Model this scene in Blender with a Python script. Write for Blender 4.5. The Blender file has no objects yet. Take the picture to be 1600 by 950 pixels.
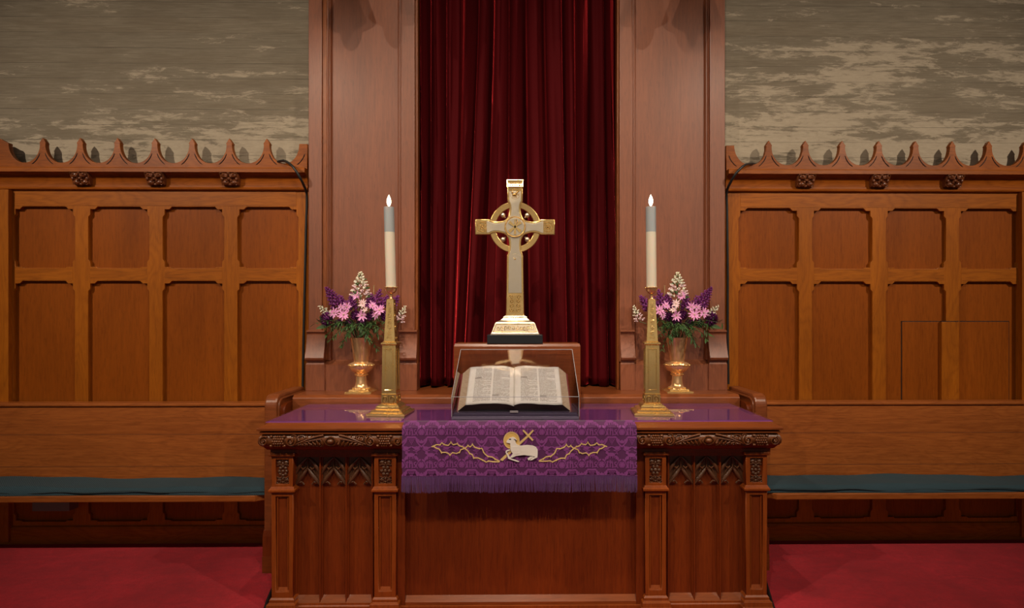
import bpy, bmesh, math, random
from mathutils import Vector, Matrix
S = bpy.context.scene
C = S.collection
PI = math.pi
# ------------------------------------------------------------------ camera, world, lights, exposure
F, PX, PY, CH = 900.0, 822.0, 497.0, 1.54
TH = math.atan(11 / F); cT, sT = math.cos(TH), math.sin(TH)
cd = bpy.data.cameras.new('camera'); cam = bpy.data.objects.new('camera', cd); C.objects.link(cam)
cam.location = (0, 0, CH); cam.rotation_euler = (PI / 2, 0, -TH)
cd.sensor_width = 36; cd.lens = 36 * F / 1600; cd.shift_x = -22 / 1600; cd.shift_y = 22 / 1600
cd.clip_start = 0.05
S.camera = cam
S.view_settings.view_transform = 'Standard'; S.view_settings.look = 'None'
S.view_settings.gamma = 1; S.view_settings.use_curve_mapping = False
S.view_settings.exposure = 0.0
wd = bpy.data.worlds.new('world'); S.world = wd; wd.use_nodes = True
bg = wd.node_tree.nodes['Background']; bg.inputs[0].default_value = (1.0, 0.86, 0.72, 1); bg.inputs[1].default_value = 0.012

def spot(name, loc, target, watt, angle, blend=0.5, size=0.06, col=(1, .84, .66)):
    l = bpy.data.lights.new(name, 'SPOT'); l.energy = watt; l.spot_size = math.radians(angle); l.spot_blend = blend
    l.shadow_soft_size = size; l.color = col
    o = bpy.data.objects.new(name, l); C.objects.link(o); o.location = loc
    o.rotation_euler = (Vector(target) - Vector(loc)).to_track_quat('-Z', 'Y').to_euler()
    return o
def area(name, loc, target, watt, sx, sy, col=(1, .9, .8)):
    l = bpy.data.lights.new(name, 'AREA'); l.energy = watt; l.shape = 'RECTANGLE'; l.size = sx; l.size_y = sy; l.color = col
    o = bpy.data.objects.new(name, l); C.objects.link(o); o.location = loc
    o.rotation_euler = (Vector(target) - Vector(loc)).to_track_quat('-Z', 'Y').to_euler()
    return o
spot('spot_wall_left', (-4.9, .1, 4.7), (-2.2, 4.0, 2.0), 640, 58, 1, .03)
spot('spot_wall_right', (4.9, .1, 4.7), (2.2, 4.0, 2.0), 640, 58, 1, .03)
spot('spot_cross_left', (-2.9, -.2, 5.0), (.5, 3.7, 1.5), 330, 52, .9, .03)
spot('spot_cross_right', (2.9, -.2, 5.0), (-.5, 3.7, 1.5), 330, 52, .9, .03)
spot('spot_centre', (-.35, -.3, 5.2), (-.1, 3.5, 1.7), 215, 78, .7, .02)
spot('spot_centre', (.30, -.3, 5.2), (.1, 3.5, 1.7), 135, 78, .7, .02)
spot('spot_table', (-.2, 1.6, 5.6), (.0, 3.4, 1.0), 430, 40, .8, .03)
for wx in (-4.6, 0, 4.6):
    area('brass_reflection_fill', (wx, -9, 2.5), (wx * .2, 3, 1.7), 24, 3.6, 3.6, (1, .90, .80))  # added area lights behind the camera, giving the brass and cross something to reflect

# ------------------------------------------------------------------ helpers
def W(px, py, Y):
    t = (px - PX) / F
    X = Y * (sT + t * cT) / (cT - t * sT)
    D = X * sT + Y * cT
    return Vector((X, Y, CH - (py - PY) * D / F))
def WX(px, Y): return W(px, 0, Y).x
def WZ(px, py, Y): return W(px, py, Y).z

def mat(name, col, rough=.5, metal=0, **kw):
    m = bpy.data.materials.new(name); m.use_nodes = True
    b = m.node_tree.nodes['Principled BSDF']
    b.inputs['Base Color'].default_value = (*col, 1); b.inputs['Roughness'].default_value = rough
    b.inputs['Metallic'].default_value = metal
    for k, v in kw.items(): b.inputs[k.replace('_', ' ')].default_value = v
    return m
def nd(m, t, **kw):
    n = m.node_tree.nodes.new(t)
    for k, v in kw.items(): setattr(n, k, v)
    return n
def lk(m, a, b): m.node_tree.links.new(a, b)
def mth(m, op, a, b=None, c=None):
    n = nd(m, 'ShaderNodeMath', operation=op)
    for i, v in enumerate((a, b, c)):
        if v is None: continue
        if isinstance(v, (int, float)): n.inputs[i].default_value = v
        else: lk(m, v, n.inputs[i])
    return n.outputs[0]
def noise(m, vec, scale, detail=5, rough=.6, dist=0):
    n = nd(m, 'ShaderNodeTexNoise'); n.inputs['Scale'].default_value = scale; n.inputs['Detail'].default_value = detail
    n.inputs['Roughness'].default_value = rough; n.inputs['Distortion'].default_value = dist
    lk(m, vec, n.inputs['Vector']); return n.outputs['Fac']
def coords(m, scale=(1, 1, 1), kind='Object'):
    tc = nd(m, 'ShaderNodeTexCoord'); mp = nd(m, 'ShaderNodeMapping'); mp.inputs['Scale'].default_value = scale
    lk(m, tc.outputs[kind], mp.inputs['Vector']); return mp.outputs[0]
def ramp(m, fac, stops):
    r = nd(m, 'ShaderNodeValToRGB'); e = r.color_ramp.elements
    while len(e) < len(stops): e.new(.5)
    for i, (p, c) in enumerate(stops): e[i].position = p; e[i].color = (*c, 1)
    lk(m, fac, r.inputs[0]); return r.outputs[0]
def mixc(m, fac, a, b, mode='MIX'):
    n = nd(m, 'ShaderNodeMix', data_type='RGBA', blend_type=mode)
    if isinstance(fac, (int, float)): n.inputs[0].default_value = fac
    else: lk(m, fac, n.inputs[0])
    for i, v in ((6, a), (7, b)):
        if isinstance(v, tuple): n.inputs[i].default_value = (*v, 1)
        else: lk(m, v, n.inputs[i])
    return n.outputs[2]
def bump(m, h, strength, dist=.002):
    n = nd(m, 'ShaderNodeBump'); n.inputs['Strength'].default_value = strength; n.inputs['Distance'].default_value = dist
    lk(m, h, n.inputs['Height']); lk(m, n.outputs[0], m.node_tree.nodes['Principled BSDF'].inputs['Normal'])

def wood(name, light, dark, axis='Z', rough=.42, coat=.25, figure=.35, spec=.3):
    m = mat(name, light, rough, Specular_IOR_Level=spec, Coat_Weight=coat, Coat_Roughness=.28)
    lo, hi = 1.6, 26
    sc = {'X': (lo, hi, hi), 'Z': (hi, hi, lo), 'Y': (hi, lo, hi)}[axis]
    big = noise(m, coords(m, tuple(v * .12 if v == hi else v * .45 for v in sc)), 1.0, 3, .5, .6)
    fine = noise(m, coords(m, sc), 3.0, 6, .65, .3)
    pore = noise(m, coords(m, tuple(v * 2.2 for v in sc)), 4.0, 2, .5)
    # cathedral figure: iso-lines of the slow noise
    rings = mth(m, 'ABSOLUTE', mth(m, 'SINE', mth(m, 'MULTIPLY', big, 70.0)))
    f = mth(m, 'ADD', mth(m, 'MULTIPLY', fine, 1 - figure), mth(m, 'MULTIPLY', mth(m, 'MULTIPLY', rings, big), figure))
    c = ramp(m, f, [(.25, dark), (.62, light)])
    c2 = mixc(m, mth(m, 'MULTIPLY', mth(m, 'GREATER_THAN', pore, .60), .28), c, tuple(v * .45 for v in dark))
    tone = ramp(m, big, [(.3, (.82, .80, .78)), (.7, (1.1, 1.1, 1.08))])
    c3 = mixc(m, 1.0, c2, tone, 'MULTIPLY')
    lk(m, c3, m.node_tree.nodes['Principled BSDF'].inputs['Base Color'])
    bump(m, fine, .12, .002)
    return m

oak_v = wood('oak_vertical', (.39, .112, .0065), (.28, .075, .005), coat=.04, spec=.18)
oak_h = wood('oak_horizontal', (.39, .112, .0075), (.26, .070, .005), 'X', coat=.04, figure=.4, spec=.18)
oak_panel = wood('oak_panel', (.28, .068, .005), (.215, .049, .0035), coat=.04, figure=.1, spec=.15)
oak_crest = wood('oak_crest', (.34, .090, .008), (.22, .054, .005), 'X', coat=.05, spec=.2)
pew_wood = wood('pew_wood', (.40, .115, .022), (.25, .062, .010), 'X', .42, .12, figure=.22, spec=.3)
pil_wood = wood('pilaster_wood', (.25, .072, .026), (.18, .050, .018), 'Z', .48, .35, figure=.06, spec=.5)
pil_edge = wood('pilaster_edge', (.29, .080, .016), (.20, .052, .010), 'Z', .4, .25)
shelf_wood = wood('shelf_wood', (.25, .066, .018), (.16, .041, .011), 'X', .34, .35, figure=.2)
tab_v = wood('table_wood_vertical', (.185, .032, .004), (.125, .021, .003), 'Z', .38, .2, figure=.08)
tab_l = wood('table_wood_light', (.27, .058, .008), (.19, .038, .005), 'Z', .36, .2, figure=.1)
tab_h = wood('table_wood_horizontal', (.23, .053, .010), (.15, .034, .006), 'X', .3, .4, figure=.15)
tab_d = wood('table_wood_carved', (.17, .052, .015), (.09, .026, .008), 'X', .34, .4, figure=.15)
tracery_wood = wood('tracery_wood', (.115, .046, .021), (.07, .027, .012), 'Z', .36, .35, figure=.1)
boss_wood = wood('boss_wood', (.21, .060, .018), (.12, .032, .010), 'X', .36, .3)

def concrete(name, amount):
    m = mat(name, (.2, .17, .13), .9)
    v = coords(m, (1, 1, 1))
    sp = nd(m, 'ShaderNodeSeparateXYZ'); lk(m, v, sp.inputs[0])
    board = mth(m, 'FLOOR', mth(m, 'DIVIDE', sp.outputs[2], .107))
    n1 = noise(m, coords(m, (1.1, 1, 5.5)), 1.5, 9, .66, .25)
    n2 = noise(m, coords(m, (.8, 1, 2.2)), 1.0, 3, .5)
    n3 = noise(m, coords(m, (3, 3, 60)), 2.0, 5, .7)
    n4 = noise(m, coords(m, (9, 3, 34)), 2.0, 6, .8)
    wn = nd(m, 'ShaderNodeTexWhiteNoise', noise_dimensions='1D'); lk(m, board, wn.inputs['W'])
    base = mixc(m, ramp(m, n3, [(.35, (0, 0, 0)), (.65, (1, 1, 1))]), (.19, .155, .108), (.27, .225, .160))
    base = mixc(m, mth(m, 'MULTIPLY', ramp(m, n1, [(.42, (1, 1, 1)), (.52, (0, 0, 0))]), .35), base, (.15, .112, .07))
    base = mixc(m, mth(m, 'MULTIPLY', wn.outputs[0], .3), base, (.135, .118, .09))
    hm = nd(m, 'ShaderNodeMapRange'); lk(m, sp.outputs[2], hm.inputs[0])
    hm.inputs[1].default_value = 3.45; hm.inputs[2].default_value = 2.85; hm.inputs[3].default_value = -.05; hm.inputs[4].default_value = .03
    n5 = noise(m, coords(m, (2.6, 1, 13)), 2.0, 8, .75, .6)
    s = mth(m, 'ADD', mth(m, 'ADD', mth(m, 'MULTIPLY', n1, .42), mth(m, 'MULTIPLY', n2, .22)), mth(m, 'MULTIPLY', n5, .44))
    s = mth(m, 'ADD', s, mth(m, 'MULTIPLY', mth(m, 'SUBTRACT', wn.outputs[0], .5), .09))
    s = mth(m, 'ADD', s, hm.outputs[0])
    patch = ramp(m, s, [(.555 - amount, (0, 0, 0)), (.60 - amount, (1, 1, 1))])
    col = mixc(m, mth(m, 'MULTIPLY', patch, mth(m, 'ADD', mth(m, 'MULTIPLY', n4, .9), .28)), base, (.47, .39, .285))
    fr = mth(m, 'FRACT', mth(m, 'DIVIDE', sp.outputs[2], .107))
    nl = noise(m, coords(m, (1.3, 1, 9)), 1.0, 3, .6)
    line = mth(m, 'MULTIPLY', mth(m, 'LESS_THAN', fr, mth(m, 'MULTIPLY', nl, .045)), mth(m, 'MULTIPLY', nl, 1.1))
    col = mixc(m, line, col, (.05, .042, .032))
    lk(m, col, m.node_tree.nodes['Principled BSDF'].inputs['Base Color'])
    bump(m, mth(m, 'SUBTRACT', mth(m, 'ADD', n3, mth(m, 'MULTIPLY', n1, .5)), mth(m, 'MULTIPLY', line, 1.5)), .35, .006)
    return m
conc_l = concrete('board_marked_concrete_left', .008)
conc_r = concrete('board_marked_concrete_right', .035)

def carpet():
    m = mat('red_carpet', (.36, .010, .018), .95, Sheen_Weight=.12, Sheen_Roughness=.5)
    m.node_tree.nodes['Principled BSDF'].inputs['Sheen Tint'].default_value = (1, .25, .3, 1)
    v = coords(m)
    n1 = noise(m, v, 2.2, 5, .6, .8); n2 = noise(m, v, 260, 2, .6)
    c = ramp(m, n1, [(.3, (.40, .007, .014)), (.7, (.62, .014, .028))])
    mott = ramp(m, noise(m, v, 34, 8, .85, .4), [(.38, (0, 0, 0)), (.62, (1, 1, 1))])
    c = mixc(m, mth(m, 'MULTIPLY', mott, .42), c, (.20, .004, .012))
    c = mixc(m, mth(m, 'MULTIPLY', ramp(m, noise(m, coords(m, (1, 2.5, 1)), 3.5, 4, .6, 1.2), [(.45, (0, 0, 0)), (.6, (1, 1, 1))]), .28), c, (.24, .005, .014))
    lk(m, c, m.node_tree.nodes['Principled BSDF'].inputs['Base Color'])
    bump(m, mth(m, 'ADD', n2, mth(m, 'MULTIPLY', noise(m, v, 70, 3, .7), 1.2)), 1.0, .006); return m
carpet_m = carpet()

velvet = mat('red_velvet', (.065, .0006, .002), .8, Sheen_Weight=.75, Sheen_Roughness=.18, Specular_IOR_Level=.1)
velvet.node_tree.nodes['Principled BSDF'].inputs['Sheen Tint'].default_value = (1, .05, .06, 1)
bump(velvet, noise(velvet, coords(velvet, (1, 1, .2)), 60, 3), .1, .002)

def teal():
    m = mat('teal_upholstery', (.032, .085, .10), .95, Sheen_Weight=.05, Specular_IOR_Level=.15)
    v = coords(m, (55, 55, 55))
    w = nd(m, 'ShaderNodeTexWave', bands_direction='DIAGONAL'); w.inputs['Scale'].default_value = .9; w.inputs['Distortion'].default_value = 3
    lk(m, v, w.inputs['Vector'])
    n = noise(m, coords(m), 3, 4)
    c = mixc(m, w.outputs[1], (.022, .046, .062), (.050, .088, .110))
    c = mixc(m, mth(m, 'MULTIPLY', n, .5), c, (.026, .046, .052))
    lk(m, c, m.node_tree.nodes['Principled BSDF'].inputs['Base Color'])
    bump(m, w.outputs[1], .4, .002); return m
teal_m = teal()
black_rubber = mat('black_rubber', (.012, .012, .012), .45)
purple_sheet = mat('purple_sheet', (.40, .10, .42), .75)
cloth_dark = mat('purple_damask_ground', (.075, .005, .070), .75, Sheen_Weight=.15)
cloth_light = mat('purple_damask_figure', (.20, .038, .20), .6, Sheen_Weight=.25, Sheen_Roughness=.4)
for mm in (cloth_dark, cloth_light): bump(mm, noise(mm, coords(mm, (1, 1, 3)), 500, 2), .3, .001)
fringe_m = mat('purple_fringe', (.075, .012, .10), .8, Sheen_Weight=.3)
gold_thread = mat('gold_thread', (.72, .50, .20), .45, .15)
bump(gold_thread, noise(gold_thread, coords(gold_thread), 700, 2), .5, .001)
halo_m = mat('gold_halo_fabric', (.66, .42, .12), .5, .1)
white_thread = mat('white_wool_fabric', (.74, .68, .62), .8)
bump(white_thread, noise(white_thread, coords(white_thread), 300, 3), .4, .001)
dark_thread = mat('dark_thread', (.03, .02, .03), .7)

def metal(name, c1, c2, rough, bumpy=.0, met=.9):
    m = mat(name, c1, rough, met)
    n = noise(m, coords(m), 9, 5, .65)
    c = ramp(m, n, [(.35, c1), (.7, c2)])
    lk(m, c, m.node_tree.nodes['Principled BSDF'].inputs['Base Color'])
    r = ramp(m, n, [(.3, (rough * .75,) * 3), (.75, (rough * 1.3,) * 3)])
    lk(m, r, m.node_tree.nodes['Principled BSDF'].inputs['Roughness'])
    if bumpy: bump(m, noise(m, coords(m), 35, 3), bumpy, .003)
    return m
brass = metal('aged_brass', (.96, .66, .26), (.80, .50, .17), .25)
brass_dark = metal('dark_brass_relief', (.42, .24, .07), (.26, .14, .04), .4)
gold_bright = metal('gilded_brass', (.80, .52, .20), (.64, .40, .14), .24)
silver_gold = metal('pale_brushed_gold', (.70, .60, .46), (.62, .52, .38), .34)
copper_brass = metal('polished_vase_brass', (1.0, .62, .30), (.86, .48, .20), .19, met=.72)
wax = mat('cream_wax', (.62, .54, .43), .45, Subsurface_Weight=.25)
wax_top = mat('translucent_grey_wax', (.30, .32, .33), .4, Subsurface_Weight=.2)
flame_m = mat('flame', (1, .8, .5), .5); fb = flame_m.node_tree.nodes['Principled BSDF']
fb.inputs['Emission Color'].default_value = (1, .80, .52, 1); fb.inputs['Emission Strength'].default_value = 7

def thin_glass(name, tint, ior=1.45, rough=.0, boost=1.0):
    m = bpy.data.materials.new(name); m.use_nodes = True; nt = m.node_tree; nt.nodes.remove(nt.nodes['Principled BSDF'])
    out = nt.nodes['Material Output']
    t = nd(m, 'ShaderNodeBsdfTransparent'); t.inputs[0].default_value = (*tint, 1)
    g = nd(m, 'ShaderNodeBsdfGlossy'); g.inputs['Roughness'].default_value = rough
    lw = nd(m, 'ShaderNodeLayerWeight'); lw.inputs['Blend'].default_value = .5
    r0 = ((ior - 1) / (ior + 1)) ** 2      # Schlick's reflectance, the same from both sides of the pane
    fac = mth(m, 'MINIMUM', mth(m, 'MULTIPLY', mth(m, 'ADD', mth(m, 'MULTIPLY', mth(m, 'POWER', lw.outputs['Facing'], 5.0), 1 - r0), r0), boost), 1.0)
    mx = nd(m, 'ShaderNodeMixShader'); lk(m, fac, mx.inputs[0]); lk(m, t.outputs[0], mx.inputs[1]); lk(m, g.outputs[0], mx.inputs[2])
    lk(m, mx.outputs[0], out.inputs[0]); return m
glass_top_m = thin_glass('table_glass', (.97, .97, .99), 1.5, .01, 1.2)
acrylic = thin_glass('clear_acrylic', (.90, .90, .93), 1.49, .03, 1.7)
acrylic_edge = mat('polished_acrylic_edge', (.55, .54, .56), .15, Alpha=.55)
black_base = mat('black_base', (.01, .01, .012), .35)
smoke_base = mat('smoked_acrylic_base', (.10, .08, .12), .12, Coat_Weight=.5)

def page_mat():
    m = mat('printed_page', (.80, .74, .62), .8)
    tc = nd(m, 'ShaderNodeTexCoord'); sp = nd(m, 'ShaderNodeSeparateXYZ'); lk(m, tc.outputs['UV'], sp.inputs[0])
    u, v = sp.outputs[0], sp.outputs[1]
    def band(x, a, b): return mth(m, 'MULTIPLY', mth(m, 'GREATER_THAN', x, a), mth(m, 'LESS_THAN', x, b))
    cols = mth(m, 'ADD', band(u, .14, .50), band(u, .54, .90))
    rows = band(v, .07, .94)
    nl = 74
    fl = mth(m, 'FRACT', mth(m, 'MULTIPLY', v, nl)); li = mth(m, 'FLOOR', mth(m, 'MULTIPLY', v, nl))
    line = band(fl, .18, .78)
    cb = nd(m, 'ShaderNodeCombineXYZ'); lk(m, mth(m, 'MULTIPLY', u, 60), cb.inputs[0]); lk(m, mth(m, 'MULTIPLY', li, 7.3), cb.inputs[1])
    word = mth(m, 'GREATER_THAN', noise(m, cb.outputs[0], 1.3, 2, .5), .44)
    cb2 = nd(m, 'ShaderNodeCombineXYZ'); lk(m, mth(m, 'MULTIPLY', mth(m, 'FLOOR', mth(m, 'MULTIPLY', u, 1.95)), 11), cb2.inputs[0]); lk(m, mth(m, 'MULTIPLY', li, 1.7), cb2.inputs[1])
    ln = noise(m, cb2.outputs[0], 3.1, 0)
    inx = mth(m, 'FRACT', mth(m, 'MULTIPLY', mth(m, 'SUBTRACT', u, .14), 2.5))
    short = mth(m, 'MULTIPLY', mth(m, 'GREATER_THAN', ln, .62), mth(m, 'GREATER_THAN', inx, .45))
    ink = mth(m, 'MULTIPLY', mth(m, 'MULTIPLY', cols, rows), mth(m, 'MULTIPLY', line, mth(m, 'MULTIPLY', word, mth(m, 'SUBTRACT', 1, short))))
    hd = mth(m, 'ADD', mth(m, 'MULTIPLY', band(u, .54, .68), band(v, .19, .225)), mth(m, 'MULTIPLY', band(u, .14, .28), band(v, .66, .70)))
    ink = mth(m, 'MINIMUM', mth(m, 'ADD', mth(m, 'MULTIPLY', ink, .75), mth(m, 'MULTIPLY', hd, .5)), 1.0)
    age = noise(m, coords(m), 14, 4)
    base = ramp(m, age, [(.3, (.80, .73, .60)), (.7, (.87, .82, .71))])
    c = mixc(m, ink, base, (.16, .13, .10))
    lk(m, c, m.node_tree.nodes['Principled BSDF'].inputs['Base Color']); return m
page_m = page_mat()
def edge_mat():
    m = mat('page_edges', (.62, .45, .28), .85)
    n = noise(m, coords(m, (12, 4, 260)), 2, 4, .7)
    lk(m, ramp(m, n, [(.3, (.45, .30, .17)), (.7, (.74, .58, .38))]), m.node_tree.nodes['Principled BSDF'].inputs['Base Color'])
    return m
page_edge = edge_mat()
dark_edge = mat('dark_bottom_page_edges', (.05, .03, .022), .8)
leather = mat('red_leather_cover', (.22, .03, .025), .5)
def petal_mat(name, c1, c2, sc=60):
    m = mat(name, c1, .55, Subsurface_Weight=.1)
    lk(m, ramp(m, noise(m, coords(m), sc, 3), [(.35, c1), (.7, c2)]), m.node_tree.nodes['Principled BSDF'].inputs['Base Color']); return m
pink_m = petal_mat('pink_petal', (.72, .24, .52), (.84, .42, .68))
pale_pink_m = petal_mat('pale_pink_petal', (.78, .46, .50), (.90, .68, .66))
white_m = petal_mat('cream_bud', (.80, .74, .52), (.90, .86, .74))
purple_m = petal_mat('deep_purple_petal', (.10, .006, .095), (.25, .03, .22))
leaf_m = petal_mat('green_leaf', (.020, .060, .012), (.065, .14, .03), 30)
stem_m = petal_mat('green_stem', (.06, .11, .03), (.10, .16, .05), 30)
yellow_m = mat('flower_centre', (.55, .40, .25), .7)
pod_m = mat('tan_seed_pod', (.36, .22, .10), .7)

class MB:
    def __init__(s): s.v = []; s.f = []; s.mi = []; s.m = 0; s.uv = None
    def add(s, vs, fs):
        b = len(s.v); s.v += [tuple(v) for v in vs]
        for f in fs: s.f.append(tuple(i + b for i in f)); s.mi.append(s.m)
        return s
    def box(s, x0, x1, y0, y1, z0, z1):
        return s.loft([(x0, x1, y0, y1, z0), (x0, x1, y0, y1, z1)])
    def loft(s, L):
        vs, fs = [], []
        for (x0, x1, y0, y1, z) in L: vs += [(x0, y0, z), (x1, y0, z), (x1, y1, z), (x0, y1, z)]
        n = len(L)
        for i in range(n - 1):
            for k in range(4):
                a, b = i * 4 + k, i * 4 + (k + 1) % 4; fs.append((a, b, b + 4, a + 4))
        fs.append((3, 2, 1, 0)); t = (n - 1) * 4; fs.append((t, t + 1, t + 2, t + 3))
        return s.add(vs, fs)
    def prof(s, P, a, b, axis='X'):      # closed profile P swept between a and b ; P = (y,z) for X, (x,z) for Y
        n = len(P)
        mk = (lambda p, t: (t, p[0], p[1])) if axis == 'X' else (lambda p, t: (p[0], t, p[1]))
        vs = [mk(p, a) for p in P] + [mk(p, b) for p in P]
        fs = [(i, (i + 1) % n, n + (i + 1) % n, n + i) for i in range(n)] + [tuple(range(n))[::-1], tuple(range(n, 2 * n))]
        return s.add(vs, fs)
    def lathe(s, P, cx=0, cy=0, n=32, cap=True):
        vs, fs = [], []
        for r, z in P:
            for k in range(n): a = 2 * PI * k / n; vs.append((cx + r * math.cos(a), cy + r * math.sin(a), z))
        for i in range(len(P) - 1):
            for k in range(n):
                k2 = (k + 1) % n; fs.append((i * n + k, i * n + k2, (i + 1) * n + k2, (i + 1) * n + k))
        if cap: fs.append(tuple(range(n))[::-1]); fs.append(tuple((len(P) - 1) * n + k for k in range(n)))
        return s.add(vs, fs)
    def tube(s, pts, r, n=8, cap=True):
        pts = [Vector(p) for p in pts]; N = len(pts); rr = r if isinstance(r, (list, tuple)) else [r] * N
        up = None; vs, fs = [], []
        for i, p in enumerate(pts):
            t = (pts[min(i + 1, N - 1)] - pts[max(i - 1, 0)]).normalized()
            if up is None: up = t.orthogonal().normalized()
            up = (up - t * up.dot(t)); up = up.normalized() if up.length > 1e-6 else t.orthogonal().normalized()
            w = t.cross(up)
            for k in range(n): a = 2 * PI * k / n; vs.append(p + (up * math.cos(a) + w * math.sin(a)) * rr[i])
        for i in range(N - 1):
            for k in range(n): k2 = (k + 1) % n; fs.append((i * n + k, i * n + k2, (i + 1) * n + k2, (i + 1) * n + k))
        if cap: fs.append(tuple(range(n))[::-1]); fs.append(tuple((N - 1) * n + k for k in range(n)))
        return s.add(vs, fs)
    def ball(s, c, rx, ry=None, rz=None, n=10, m=6, rot=None):
        ry = rx if ry is None else ry; rz = rx if rz is None else rz; c = Vector(c); vs, fs = [], []
        vs.append(Vector((0, 0, -rz)))
        for i in range(1, m):
            a = PI * i / m - PI / 2
            for k in range(n): b = 2 * PI * k / n; vs.append(Vector((rx * math.cos(a) * math.cos(b), ry * math.cos(a) * math.sin(b), rz * math.sin(a))))
        vs.append(Vector((0, 0, rz)))
        for k in range(n): fs.append((0, 1 + (k + 1) % n, 1 + k))
        for i in range(m - 2):
            for k in range(n):
                a = 1 + i * n; k2 = (k + 1) % n; fs.append((a + k, a + k2, a + n + k2, a + n + k))
        t = 1 + (m - 2) * n
        for k in range(n): fs.append((t + k, t + (k + 1) % n, len(vs) - 1))
        if rot: vs = [rot @ v for v in vs]
        return s.add([v + c for v in vs], fs)
    def grid(s, rows, thick=None):
        n = len(rows[0]); vs = [p for r in rows for p in r]; fs = []
        for i in range(len(rows) - 1):
            for k in range(n - 1): fs.append((i * n + k, i * n + k + 1, (i + 1) * n + k + 1, (i + 1) * n + k))
        return s.add(vs, fs)
    def mesh(s, smooth=False):
        me = bpy.data.meshes.new('m'); me.from_pydata(s.v, [], s.f)
        if s.mi and max(s.mi) > 0: me.polygons.foreach_set('material_index', s.mi)
        bm = bmesh.new(); bm.from_mesh(me); bmesh.ops.recalc_face_normals(bm, faces=bm.faces); bm.to_mesh(me); bm.free()
        if smooth: smooth_mesh(me, smooth)
        me.update(); return me
def smooth_mesh(me, ang=40):
    if ang is True: ang = 40
    bm = bmesh.new(); bm.from_mesh(me)
    for f in bm.faces: f.smooth = True
    for e in bm.edges:
        e.smooth = not (len(e.link_faces) == 2 and e.calc_face_angle(0) > math.radians(ang))
    bm.to_mesh(me); bm.free()

def shape(loops, Y, thick, bev=0, name='s'):
    """flat outline(s) in XZ (holes allowed) given real thickness; front face at Y, back at Y+thick"""
    cu = bpy.data.curves.new(name, 'CURVE'); cu.dimensions = '2D'; cu.fill_mode = 'BOTH'
    for L in loops:
        sp = cu.splines.new('POLY'); sp.points.add(len(L) - 1); sp.use_cyclic_u = True
        for i, p in enumerate(L): sp.points[i].co = (p[0], p[1], 0, 1)
    cu.extrude = max(thick / 2 - bev, 1e-5); cu.bevel_depth = bev; cu.bevel_resolution = 2 if bev else 0; cu.offset = -bev
    o = bpy.data.objects.new(name, cu); C.objects.link(o)
    dg = bpy.context.evaluated_depsgraph_get(); me = bpy.data.meshes.new_from_object(o.evaluated_get(dg))
    bpy.data.objects.remove(o); bpy.data.curves.remove(cu)
    me.transform(Matrix.Translation((0, Y + thick / 2, 0)) @ Matrix.Rotation(PI / 2, 4, 'X'))
    return me
def join(meshes):
    bm = bmesh.new()
    for me in meshes: bm.from_mesh(me)
    out = bpy.data.meshes.new('m'); bm.to_mesh(out); bm.free(); return out

def root_loc(o):
    while o.parent: o = o.parent
    return o.location
def obj(name, me, m, parent=None, bev=0, smooth=False, local=False):
    if isinstance(me, MB): me = me.mesh(smooth)
    ms = m if isinstance(m, (list, tuple)) else [m]
    me.materials.clear()
    for x in ms: me.materials.append(x)
    me.name = name
    o = bpy.data.objects.new(name, me); C.objects.link(o)
    if parent:
        if not local: me.transform(Matrix.Translation(-root_loc(parent)))
        o.parent = parent
    elif not local:
        xs = [v.co.x for v in me.vertices]; ys = [v.co.y for v in me.vertices]; zs = [v.co.z for v in me.vertices]
        b = Vector(((min(xs) + max(xs)) / 2, (min(ys) + max(ys)) / 2, min(zs)))
        me.transform(Matrix.Translation(-b)); o.location = b
    if bev:
        md = o.modifiers.new('bevel', 'BEVEL'); md.width = bev; md.segments = 2; md.limit_method = 'ANGLE'; md.angle_limit = math.radians(40)
    return o
def tag(o, label, cat, group=None):
    o['label'] = label; o['category'] = cat
    if group: o['group'] = group
    return o
def thing(name, loc, label, cat, group=None, rz=0):
    o = bpy.data.objects.new(name, None); C.objects.link(o); o.location = loc; o.rotation_euler = (0, 0, rz)
    o.empty_display_size = .05
    return tag(o, label, cat, group)
def struct(name, me, m, **k):
    o = obj(name, me, m, **k); o['kind'] = 'structure'; return o
def lab(o, t): o['label'] = t; return o

# ------------------------------------------------------------------ the room
struct('floor', MB().box(-8, 8, -10, 4.4, -.1, 0), carpet_m)
YW = 4.05
struct('wall_left', MB().box(-7, -.86, YW, YW + .25, 0, 6), conc_l)
struct('wall_right', MB().box(.87, 7, YW, YW + .25, 0, 6), conc_r)
struct('wall_back', MB().box(-1.55, 1.55, 4.38, 4.5, 0, 6), conc_r)

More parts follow.
